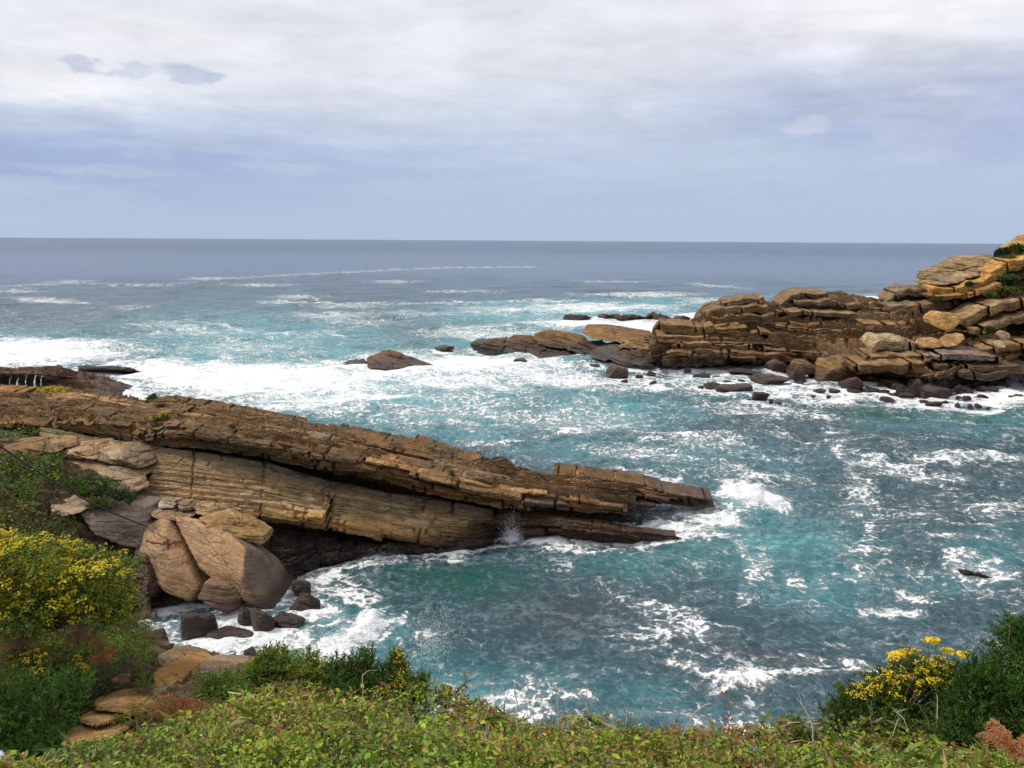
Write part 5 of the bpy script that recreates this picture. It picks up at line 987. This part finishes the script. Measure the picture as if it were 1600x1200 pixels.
stalk('slanting yellow brown stalk right of the middle of the flowering shrub', [(1452, 1140), (1450, 1125), (1440, 1110), (1435, 1100)], .005, 5.4, 10, M_STEM)
stalk('tangle of pale forked twigs left of the flowering shrub', [(1271, 1180), (1271, 1150), (1268, 1128), (1258, 1108), (1244, 1090)], .0055, 5.3, 11, PALE, branches=7)
stalk('bent pale stalk at the left of the tangle of twigs', [(1230, 1150), (1226, 1135), (1232, 1130), (1250, 1128)], .005, 5.5, 12, PALE, branches=2)
stalk('long horizontal pale twig on the leaves left of the flowering shrub', [(1235, 1160), (1250, 1157), (1270, 1159)], .005, 5.4, 13, PALE, 'dry_twig')
stalk('pale twigs crossing in the leaves below the flowering shrub', [(1335, 1160), (1350, 1175), (1358, 1183)], .005, 5.0, 14, PALE, 'dry_twig', branches=5)
stalk('dark bent twig lying below the flowering shrub', [(1335, 1184), (1352, 1174), (1378, 1168)], .006, 5.0, 15, M_TWIG, 'dry_twig', branches=2)
stalk('grey forked twigs in front of the flowering shrub', [(1395, 1150), (1405, 1120), (1400, 1112), (1412, 1122), (1420, 1145)], .0045, 5.3, 16, PALE, branches=5)
stalk('red leaved bramble shoot on the bank edge left of centre', [(1136, 1165), (1138, 1140), (1137, 1110), (1134, 1083)], .0035, 5.6, 17, RED, branches=3, leafc=(.28, .07, .03))
stalk('red leaved bramble shoot standing where the bank meets the water', [(722, 1110), (726, 1090), (727, 1060), (727, 1048)], .003, 5.8, 18, RED, branches=3, leafc=(.22, .15, .03))
XS = [(745, 1108, 24), (765, 1112, 30), (787, 1112, 26), (822, 1118, 26), (833, 1120, 30), (848, 1125, 50), (860, 1125, 46), (872, 1128, 40), (883, 1130, 24), (888, 1132, 26), (905, 1138, 22), (940, 1140, 20), (968, 1142, 40), (977, 1146, 46), (984, 1148, 40),
      (1009, 1150, 34), (1038, 1160, 46), (1043, 1160, 46), (955, 1138, 14), (1150, 1165, 40), (1165, 1160, 24), (700, 1100, 30), (713, 1100, 46), (430, 1085, 30), (466, 1090, 34), (1175, 1165, 26), (1195, 1168, 20), (1300, 1165, 34), (1318, 1165, 28)]
for i, (x, y, h_) in enumerate(XS):
    r = rnd(900 + i); stalk('thin bare brown stalk among many along the edge of the bank', [(x, y + 12), (x + r.normal() * 2, y - h_ * .4), (x + r.normal() * 6, y - h_)], .0028, 5.75 + .1 * r.rand(), 920 + i, [M_STEM, PALE, RED][i % 3], group='bare stalks on the bank edge', branches=r.randint(0, 3))

# cable that comes down from the left and is anchored to the boulder
c0, c1 = at(-60, 655, D=21), at(228, 822, D=32.4); q = np.linspace(0, 1, 40)[:, None]
P = c0 * (1 - q) + c1 * q; P[:, 2] -= (.35 * np.sin(np.pi * q))[:, 0]
c2 = at(283, 849, D=31.7); q2 = np.linspace(0, 1, 14)[1:, None]; P = np.concatenate([P, c1 * (1 - q2) + c2 * q2 - np.array([0, .1, .05]) * np.sin(np.pi * q2)])
V, F, _ = tube(P, np.concatenate([np.linspace(.024, .03, 40), np.full(13, .02)]), 8)
tag(mesh('cable', V, F, plain_mat("black_cable", (.03, .028, .025), .6)), 'thin black cable slanting down from the left edge to the boulder', 'cable')
an = empty('iron_anchor', at(262, 850, D=31.6), 'rusty iron anchor bar bolted to the tall pale boulder', 'anchor'); RU = plain_mat("rust", (.16, .055, .03), .9, .4, 30)
bar = np.array([at(x, y, D=31.75 - .006 * (x - 228)) for x, y in [(228, 845), (240, 848), (258, 850), (272, 848), (284, 845)]]); V, F, _ = tube(bar, .045, 6); mesh('bar', V, F, RU, parent=an)
for (x0_, y0_, x1_, y1_, nm) in [(262, 842, 263, 858, 'bolt'), (256, 846, 268, 851, 'plate'), (272, 845, 276, 851, 'bolt')]:
    V, F, _ = tube(np.array([at(x0_, y0_, D=31.35), at((x0_ + x1_) / 2, (y0_ + y1_) / 2, D=31.3), at(x1_, y1_, D=31.3)]), .06, 6); mesh(nm, V, F, RU, parent=an)
# ------------------------------------------------------------------ waterfalls, the sea, spray, gulls
def white_mat(name, a=.85):
    m, g, out = new_mat(name); p = g.n('ShaderNodeBsdfPrincipled'); p.inputs['Base Color'].default_value = (.86, .88, .90, 1); p.inputs['Roughness'].default_value = .6
    g.put(out.inputs[0], p.outputs[0]); return m
M_FOAM = white_mat("white_water")
for i, (V, F, x) in enumerate(FALLS):
    tag(mesh('waterfall', V, F, M_FOAM), ['narrow white waterfall, left of the tallest two, on the reef at the left edge', 'thin white waterfall between two others on the reef', 'tallest and widest white waterfall on the reef at the left edge',
         'rightmost thin waterfall on the reef at the left edge', 'leftmost faint waterfall on the reef at the left edge'][i], 'waterfall', 'waterfalls on the reef')

# distance to the nearest rock at the waterline, on a 0.25 m grid
gx0, gy0, cell = -70.0, 10.0, 0.25; nx, ny = 800, 640
occ = np.zeros((nx, ny), bool)
sp = np.concatenate(SHORE); ix = ((sp[:, 0] - gx0) / cell).astype(int); iy = ((sp[:, 1] - gy0) / cell).astype(int); ok = (ix >= 0) & (ix < nx) & (iy >= 0) & (iy < ny); occ[ix[ok], iy[ok]] = True
dist = np.where(occ, 0.0, 99.0)
for _ in range(22):
    for dx, dy, c in ((1, 0, 1), (0, 1, 1), (1, 1, 1.414), (1, -1, 1.414)):
        for s_ in (1, -1): dist = np.minimum(dist, np.roll(np.roll(dist, dx * s_, 0), dy * s_, 1) + c * cell)
# polar grid of sea surface: fine near us, coarse towards the horizon, and all the way round
ang = np.radians(np.concatenate([np.linspace(-180, -52, 40)[:-1], np.linspace(-52, 52, 1150), np.linspace(52, 180, 40)[1:]]))
dep = np.radians(np.concatenate([np.linspace(52, 36, 30)[:-1], np.linspace(36, 2.2, 900)[:-1], np.geomspace(2.2, .045, 150)]))
Rr = H / np.tan(dep); Rr = np.concatenate([[2.0, 6.0], Rr])
X = np.sin(ang)[:, None] * Rr[None]; Y = np.cos(ang)[:, None] * Rr[None]; Z = np.zeros_like(X)
dR = np.gradient(Rr)[None] + 0 * X
r = rnd(4)
sea_amp = 1.0 - .35 * np.exp(-((X - 0) / 16) ** 2 - ((Y - 29) / 9) ** 2)
for k in range(70):
    lam = 0.5 * (26 / 0.5) ** r.rand(); th = math.radians(-20 + 38 * r.normal()); kx, ky = math.sin(th) * 2 * math.pi / lam, math.cos(th) * 2 * math.pi / lam
    A_ = .0095 * lam ** .62 * (.5 + r.rand()); fade = np.clip((lam / (2.2 * dR) - 1) / 1.0, 0, 1)
    ph = kx * X + ky * Y + r.rand() * 6.28; Z += A_ * fade * sea_amp * (np.sin(ph) + .25 * np.sin(2 * ph + .6))
PXx, PYy = proj(np.stack([X, np.where(Y > 1, Y, 1.0), 0 * X], -1)); front = Y > 1
P0 = np.stack([X, Y, 0 * X], -1); lg = np.clip(Rr / 40, 1, 40)[None]
w1 = fbm(P0, .22, 3); w2 = fbm(P0 + 77, .22, 3); w3 = fbm(P0 + 33, .8, 3)
k_ = 1.0
qx = PXx + 30 * w1 + 14 * w3; qy = PYy + (PYy - 365).clip(0, 400) / 500 * (22 * w2 + 10 * w3)
def ell(lst):
    s = np.zeros_like(X)
    for (cx, cy, rx, ry, rot, v) in lst:
        a_ = math.radians(rot); dx, dy = qx - cx, qy - cy; u_ = (dx * math.cos(a_) + dy * math.sin(a_)) / rx; t_ = (-dx * math.sin(a_) + dy * math.cos(a_)) / ry
        e_ = v * np.exp(-(u_ * u_ + t_ * t_) ** 1.4); s = np.where(v > 0, np.maximum(s, e_), s + e_)
    return s * front
def poly(lst):
    s = np.zeros_like(X)
    for pts, wd, v in lst:
        p = np.array(pts, float); d = np.full(X.shape, 1e9)
        for a_, b_ in zip(p[:-1], p[1:]):
            ab = b_ - a_; t_ = np.clip(((qx - a_[0]) * ab[0] + (qy - a_[1]) * ab[1] * 6) / (ab[0] ** 2 + 6 * ab[1] ** 2), 0, 1)
            d = np.minimum(d, np.hypot(qx - a_[0] - t_ * ab[0], (qy - a_[1] - t_ * ab[1]) * 1.6))
        s = np.maximum(s, v * np.exp(-(d / wd) ** 2))
    return s * front
foam = ell([(420, 590, 260, 30, 2, 1.02), (600, 575, 140, 18, 0, .95), (560, 620, 130, 14, 0, .9), (330, 435, 70, 2.5, 0, .55), (620, 440, 60, 2.5, 0, .55), (960, 440, 80, 2.5, 0, .5), (720, 455, 90, 3, 0, .52), (520, 492, 90, 6, 0, .6), (860, 470, 70, 3, 0, .6), (60, 548, 190, 24, 0, .98), (20, 560, 160, 30, 0, .95), (330, 595, 190, 34, 3, 1.0), (250, 580, 120, 22, 0, 1.05), (470, 625, 170, 34, 0, .80), (520, 590, 200, 40, 0, .78), (380, 545, 180, 26, 0, .52), (300, 515, 90, 12, 8, .55), (640, 560, 150, 16, 0, .75),
            (740, 570, 120, 24, 0, .98), (860, 585, 130, 26, 5, .85), (700, 595, 170, 22, 4, .80), (960, 600, 110, 26, 0, .70), (700, 640, 240, 40, 0, .56), (900, 650, 160, 26, 0, .58),
            (560, 500, 120, 16, 2, .50), (760, 520, 150, 16, 0, .62), (820, 485, 140, 10, 0, .62), (920, 505, 130, 10, 0, .95), (1010, 512, 80, 14, 0, 1.05), (930, 480, 170, 9, 0, .78), (1000, 460, 120, 4, 0, .7), (1090, 496, 60, 10, 0, 1.0), (1120, 470, 80, 5, 0, .6),
            (1340, 464, 140, 3.5, 0, .8), (650, 490, 110, 8, 0, .52), (540, 478, 90, 5, 0, .55),
            (1080, 600, 130, 26, 5, .66), (1200, 600, 110, 30, 5, .78), (1300, 618, 110, 16, 5, .80), (1420, 625, 120, 14, 3, .82), (1570, 615, 60, 26, 0, 1.0), (1200, 640, 140, 12, 4, .62),
            (890, 670, 60, 10, 0, .72), (760, 690, 80, 12, 0, .52), (1090, 690, 120, 22, 8, .60), (1010, 715, 110, 20, 5, .58), (1250, 690, 130, 9, 3, .56), (1380, 722, 80, 11, 3, .72), (1520, 712, 130, 11, -3, .72), (1450, 740, 120, 10, 4, .60),
            (1300, 672, 40, 8, 0, .62), (1170, 740, 120, 22, 5, .52), (1000, 745, 100, 8, 4, .58),
            (1180, 776, 66, 26, 8, 1.1), (1110, 800, 70, 20, 10, .85), (1060, 818, 90, 20, 8, .82), (1000, 845, 110, 12, 0, .84), (1080, 835, 80, 18, 0, .70), (830, 850, 80, 12, 0, .90), (870, 858, 110, 12, 0, .66), (810, 815, 34, 14, 0, .85),
            (1190, 880, 26, 40, 10, .68), (1170, 925, 22, 22, 0, .68), (1340, 770, 44, 60, -20, .56), (1430, 800, 70, 26, 0, .56), (1560, 800, 70, 26, 0, .58), (1400, 960, 62, 11, 0, .86), (1440, 935, 60, 9, 10, .56), (1320, 905, 60, 10, 0, .55), (1540, 895, 70, 18, 8, .60),
            (1250, 910, 60, 12, 0, .52), (1350, 870, 110, 12, 0, .50), (1500, 850, 110, 10, 0, .50), (1100, 930, 50, 12, 0, .50),
            (1020, 950, 80, 22, 10, .56), (1060, 990, 90, 30, 10, .62), (980, 990, 70, 16, 0, .56), (1160, 1065, 50, 18, -5, .84), (1090, 1055, 60, 12, 12, .74), (1260, 1030, 60, 14, 10, .58), (1340, 1040, 50, 12, 10, .62), (1270, 1055, 60, 10, 5, .56), (1300, 1000, 60, 8, 0, .5),
            (1180, 1130, 60, 14, 5, .68), (1090, 1120, 80, 12, 0, .56), (1000, 1120, 70, 12, 0, .55), (900, 1090, 60, 14, 0, .54), (780, 1090, 90, 22, 0, .70), (850, 1060, 60, 14, 0, .52), (700, 1080, 40, 26, 0, .66), (780, 1120, 120, 20, 0, .70),
            (560, 985, 46, 32, -35, 1.0), (520, 1020, 60, 30, -30, 1.0), (610, 975, 40, 14, -10, .60), (640, 1000, 50, 12, -10, .52), (430, 1010, 80, 30, 0, 1.0), (340, 1020, 70, 40, 0, .95), (370, 975, 50, 26, 0, .9), (490, 960, 46, 34, 0, .78), (260, 1000, 50, 40, 0, .74), (510, 905, 40, 22, -30, .80),
            (600, 880, 90, 14, 0, .66), (250, 960, 60, 16, 0, .6), (680, 870, 60, 8, 0, .60), (560, 930, 60, 26, 0, .52),
            (80, 470, 90, 5, 3, .66), (30, 455, 60, 4, 0, .58), (470, 464, 60, 5, 0, .66), (440, 472, 60, 4, 0, .6), (110, 440, 60, 3, 0, .5), (400, 445, 80, 3, 0, .55), (1120, 447, 60, 2.5, 5, .6), (200, 480, 60, 4, 0, .5), (250, 520, 60, 8, 0, .5)])
foam = np.maximum(foam, poly([([(250, 447), (340, 436), (500, 427), (700, 418), (840, 417)], 3, .50), ([(0, 447), (120, 443), (260, 446)], 3, .52), ([(420, 470), (560, 476), (700, 473), (860, 470)], 4, .56), ([(200, 510), (300, 500), (420, 525), (540, 520)], 6, .60),
        ([(480, 925), (500, 893), (560, 880), (650, 872)], 9, .80), ([(1150, 850), (1192, 880), (1180, 910), (1165, 950)], 12, .70), ([(1290, 690), (1345, 740), (1375, 790), (1345, 850), (1300, 880)], 12, .58), ([(1400, 790), (1430, 812), (1500, 822), (1600, 830)], 8, .52),
        ([(1180, 1060), (1240, 1050), (1330, 1048), (1420, 1060)], 6, .70), ([(900, 700), (1000, 690), (1100, 700), (1250, 720)], 8, .56), ([(700, 1100), (730, 1070), (800, 1060), (860, 1085)], 8, .60), ([(1100, 1140), (1160, 1110), (1190, 1150)], 8, .66), ([(640, 960), (600, 990), (560, 1040)], 8, .66)]))
foam = np.maximum(foam, (.285 + .14 * w1) * np.clip((PYy - 430) / 60, 0, 1) * front)
calm = ell([(720, 920, 130, 44, 4, 1.0), (860, 980, 130, 40, 0, .8), (1200, 960, 70, 60, 0, .5), (1240, 840, 60, 60, 0, .7), (1480, 1000, 100, 30, 0, .4), (620, 905, 60, 26, 0, .5), (740, 1030, 90, 22, 0, .5), (1400, 670, 160, 14, 0, .4)])
foam = foam * (1 - .55 * calm)
gi = np.clip((X - gx0) / cell, 0, nx - 1.001); gj = np.clip((Y - gy0) / cell, 0, ny - 1.001); i0, j0 = gi.astype(int), gj.astype(int); fi, fj = gi - i0, gj - j0
ds = dist[i0, j0] * (1 - fi) * (1 - fj) + dist[np.minimum(i0 + 1, nx - 1), j0] * fi * (1 - fj) + dist[i0, np.minimum(j0 + 1, ny - 1)] * (1 - fi) * fj + dist[np.minimum(i0 + 1, nx - 1), np.minimum(j0 + 1, ny - 1)] * fi * fj
ds = np.where((X > gx0) & (X < gx0 + nx * cell) & (Y > gy0) & (Y < gy0 + ny * cell), ds, 99)
wdt = np.where(Y > 60, 1.5, .55); foam = np.maximum(foam, (.92 + .25 * w3) * np.exp(-(ds / wdt) ** 1.3) * (.75 + .25 * (Y > 60)))
teal = ell([(400, 545, 260, 60, 0, .9), (620, 600, 300, 60, 0, .95), (850, 540, 200, 40, 0, .9), (900, 490, 260, 22, 0, 1.0), (1060, 474, 130, 9, 0, 1.0), (60, 540, 200, 30, 0, .6), (700, 660, 200, 30, 0, .65), (950, 640, 160, 30, 0, .65), (1330, 465, 130, 5, 0, .9),
            (1130, 600, 120, 24, 0, .45), (1230, 850, 130, 60, 0, .62), (1180, 800, 100, 40, 0, .62), (1280, 910, 130, 50, 10, .50), (1120, 870, 100, 30, 0, .42), (1450, 910, 120, 20, 0, .35), (900, 700, 120, 30, 0, .40), (1100, 720, 200, 30, 0, .32), (1550, 870, 80, 40, 0, .35),
            (560, 1000, 90, 50, 0, .62), (480, 960, 80, 40, 0, .5), (330, 990, 100, 40, 0, .3), (640, 1060, 80, 50, 0, .5), (700, 1080, 90, 50, 0, .45), (820, 1080, 160, 40, 0, .32), (1000, 880, 120, 24, 0, .35), (1060, 1120, 160, 24, 0, .25), (1500, 660, 160, 24, 0, .4), (1000, 1090, 100, 20, 0, .3)])
green = ell([(700, 905, 120, 26, 5, .85), (780, 930, 130, 30, 5, .65), (560, 930, 70, 40, 0, .75), (640, 960, 80, 30, 0, .5), (1360, 640, 130, 13, 4, .85), (1460, 650, 120, 12, 3, .8), (1520, 648, 80, 10, 0, .6), (460, 1000, 60, 20, 0, .3), (900, 890, 100, 18, 0, .5), (1060, 880, 140, 30, 0, .4), (640, 1010, 90, 30, 0, .4), (1250, 880, 100, 40, 0, .25)])
brown = ell([(1190, 1030, 60, 10, 8, .7), (1250, 1055, 60, 10, 0, .6), (1240, 1030, 60, 12, 0, .5), (1110, 1010, 60, 14, 0, .3), (880, 960, 100, 40, 0, .35)])
Z += np.clip(foam - .55, 0, .6) * (.30 * w3 + .10) * (Y > 8) * np.clip(8 / dR * .1, 0, 1)
Z += .55 * ell([(1185, 772, 46, 14, 8, 1.0)]) * (.6 + 1.6 * w3) + .3 * ell([(560, 985, 30, 18, -35, 1.0)])
V = np.stack([X, Y, Z], -1).reshape(-1, 3)
F = gridF(X.shape[0], X.shape[1])

def sea_mat():
    m, g, out = new_mat("sea_water"); p = g.n('ShaderNodeBsdfPrincipled')
    A_ = g.n('ShaderNodeAttribute', attribute_name='Col').outputs['Color']; fo, te, gr = g.sep(A_); br = g.n('ShaderNodeAttribute', attribute_name='Brown').outputs['Fac']
    pos = g.n('ShaderNodeNewGeometry').outputs['Position']; x, y, z = g.sep(pos); P = g.comb(x, y, 0.0)
    dst = g.v('LENGTH', P)
    # foam: torn nets of bubbles whose threads are drawn out by the swell
    wA = g.v('SUBTRACT', g.noise(P, .22, 3, .6, color=True), (.5, .5, .5)); wB = g.v('SUBTRACT', g.noise(P, .9, 4, .6, color=True), (.5, .5, .5)); wC = g.v('SUBTRACT', g.noise(P, 3.5, 3, .6, color=True), (.5, .5, .5))
    Q = g.v('ADD', g.v('ADD', P, g.v('SCALE', wA, None, 7.0)), g.v('ADD', g.v('SCALE', wB, None, 2.2), g.v('SCALE', wC, None, .22)))
    Q = g.v('MULTIPLY', Q, (.55, 1.08, 1))
    def net(sc, wid):
        e_ = g.vor(Q, sc); return g.ramp(e_, 0.0, wid, 1.0, 0.0)
    l1 = net(.42, .12); l2 = net(1.05, .17); l3 = net(2.8, .22)
    fb = g.noise(Q, .5, 5, .58, .2); fb2 = g.noise(g.v('ADD', P, (9, 4, 0)), 2.6, 6, .7, .5); rg = g.noise(Q, 1.1, 6, .65, 0, typ='RIDGED_MULTIFRACTAL')
    nf = g.ramp(dst, 35, 80, 1, .25, False)
    lace = g.m('MAXIMUM', g.m('MAXIMUM', l1, g.m('MULTIPLY', l2, .85)), g.m('MULTIPLY', g.m('MULTIPLY', l3, .50), nf))
    Qr = g.v('ADD', g.v('MULTIPLY', P, (.7, 1, 1)), g.v('SCALE', wA, None, 5.0))
    rb1 = g.ramp(g.m('ABSOLUTE', g.m('SUBTRACT', g.noise(Qr, .16, 3, .5), .5)), 0, .020, 1, 0); rb2 = g.ramp(g.m('ABSOLUTE', g.m('SUBTRACT', g.noise(g.v('ADD', Qr, (40, 7, 0)), .38, 3, .55), .5)), 0, .028, 1, 0)
    ribbon = g.m('MAXIMUM', rb1, g.m('MULTIPLY', rb2, .8))
    lace = g.m('MULTIPLY', lace, g.ramp(fb2, .34, .58, .30, 1.0))
    val = g.m('ADD', g.m('MULTIPLY', fo, 1.18), g.m('ADD', g.m('ADD', g.m('MULTIPLY', ribbon, g.ramp(fb2, .35, .6, .12, .42)), g.m('MULTIPLY', g.m('SUBTRACT', lace, .30), .66)), g.m('ADD', g.m('MULTIPLY', g.m('SUBTRACT', fb, .5), 1.15), g.m('MULTIPLY', g.m('MULTIPLY', g.m('SUBTRACT', fb2, .5), .40), nf))))
    mask = g.ramp(val, .58, 1.02); mask = g.m('MULTIPLY', mask, g.ramp(fo, .16, .42))
    # water body: deep slate, turquoise where full of air, green in the lee, brown over weed
    n_ = g.noise(Q, .16, 4, .6); te2 = g.m('MULTIPLY', te, g.ramp(n_, .34, .60, .55, 1.2), clamp=True)
    aer = g.m('MULTIPLY', g.ramp(val, .20, .80), g.ramp(fo, .25, .8, .30, .85))
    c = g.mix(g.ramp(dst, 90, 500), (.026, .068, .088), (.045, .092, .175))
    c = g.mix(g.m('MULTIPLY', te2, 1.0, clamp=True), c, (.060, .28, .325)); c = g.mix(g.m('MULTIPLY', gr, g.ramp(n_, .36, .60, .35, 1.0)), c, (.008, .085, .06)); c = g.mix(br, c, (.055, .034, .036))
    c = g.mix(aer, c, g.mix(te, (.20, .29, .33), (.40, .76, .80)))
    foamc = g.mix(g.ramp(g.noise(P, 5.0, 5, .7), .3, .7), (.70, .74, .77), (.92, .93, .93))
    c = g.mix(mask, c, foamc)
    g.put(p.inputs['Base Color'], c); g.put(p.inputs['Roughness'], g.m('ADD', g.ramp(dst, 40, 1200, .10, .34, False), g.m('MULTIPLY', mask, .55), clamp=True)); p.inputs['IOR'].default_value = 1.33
    g.put(p.inputs['Specular IOR Level'], g.ramp(mask, 0, 1, .5, .1))
    # ripples: small ones near us, wind chop further out
    Pn = g.v('MULTIPLY', P, (1.0, 1.5, 1)); r1 = g.noise(Pn, 1.6, 6, .62, .3); r2 = g.noise(Pn, .28, 6, .62, .4); r3 = g.noise(g.v('MULTIPLY', P, (.8, 1.4, 1)), .05, 5, .65, .3)
    hh = g.m('ADD', g.m('MULTIPLY', r1, g.ramp(dst, 60, 240, .26, .08, False)), g.m('ADD', g.m('MULTIPLY', r2, g.ramp(dst, 30, 200, .45, 1.5, False)), g.m('MULTIPLY', r3, g.ramp(dst, 150, 1500, 0, 4.0, False))))
    hh = g.m('ADD', hh, g.m('MULTIPLY', g.m('MULTIPLY', mask, g.m('ADD', .6, g.m('MULTIPLY', fb2, .8))), .16))
    b = g.n('ShaderNodeBump'); b.inputs['Distance'].default_value = 1.0; b.inputs['Strength'].default_value = 1.0; g.put(b.inputs['Height'], hh); g.put(p.inputs['Normal'], b.outputs[0])
    g.put(out.inputs[0], p.outputs[0]); return m
sea = mesh('sea', V, F, sea_mat(), np.stack([foam, teal, green], -1).reshape(-1, 3), origin=(0, 0, 0))
ab = sea.data.attributes.new('Brown', 'FLOAT', 'POINT'); ab.data.foreach_set('value', brown.ravel().astype(np.float32))
tag(sea, 'slate and turquoise sea streaked with white foam', None, None, 'structure')

# spray thrown up where the swell breaks
def spray(name, label, c, ext, n, seed, up=1.0, s=(.006, .017)):
    r = rnd(seed); q = r.normal(size=(n, 3)) * (.35 + .65 * r.rand(n, 1)); q[:, 2] = np.abs(q[:, 2]) ** 1.3 * up; P = np.asarray(c) + q * np.asarray(ext); sz = s[0] + (s[1] - s[0]) * r.rand(n) ** 3
    d, f = ico(1); V = P[:, None] + d[None] * sz[:, None, None] * np.array([1, 1, .8]); FF = f[None] + (np.arange(n) * len(d))[:, None, None]
    return tag(mesh(name, V.reshape(-1, 3), FF.reshape(-1, 3), M_FOAM), label, None, None, 'stuff')
spray('sea_spray', 'spray of the wave breaking beyond the tip of the ridge', at(1175, 778, z=0.2), (1.5, .7, .35), 4200, 1)
spray('sea_spray', 'spray spurting through the gap beside the low tongue of rock', at(800, 845, z=0.1), (.40, .25, .65), 4200, 2)
spray('sea_spray', 'spray at the foot of the layered rock', at(588, 872, z=0.0), (.8, .25, .35), 500, 3)
spray('sea_spray', 'white spray of the wave in the cove', at(545, 1000, z=0.1), (.9, .7, .25), 1800, 4, s=(.008, .03))
spray('sea_spray', 'fine spray drifting over the water left of centre', at(675, 1010, z=0.5), (.7, 1.6, .8), 2600, 5, s=(.006, .014))
spray('sea_spray', 'small burst of spray at the end of the low tongue of rock', at(1050, 845, z=0.0), (.8, .3, .2), 400, 6)
def gull(label, x, y, D, seed):
    c = at(x, y, D=D); root = empty('gull', c, label, 'bird')
    d, f = ico(2); m = plain_mat("feathers%d" % seed, (.16, .16, .17)); mesh('body', c + d * [.28, .12, .11], f, m, parent=root)
    for s_ in (-1, 1):
        pts = np.array([(0, .1 * s_, .03), (.18, .1 * s_, .03), (.12, .6 * s_, .28), (-.05, .6 * s_, .28), (-.02, 1.0 * s_, .16)])[:, [1, 0, 2]]; P = np.concatenate([c + pts, c + pts - [0, 0, .03]])
        mesh('wing', P, [(0, 1, 2), (0, 2, 3), (3, 2, 4), (5, 7, 6), (5, 8, 7), (8, 9, 7), (0, 5, 6), (0, 6, 1), (1, 6, 7), (1, 7, 2), (2, 7, 9), (2, 9, 4)], m, parent=root, smooth=False)
gull('tiny distant gull in the sky left of centre', 454, 357, 420, 1)
gull('tiny distant gull in the sky right of centre', 1213, 346, 420, 2)
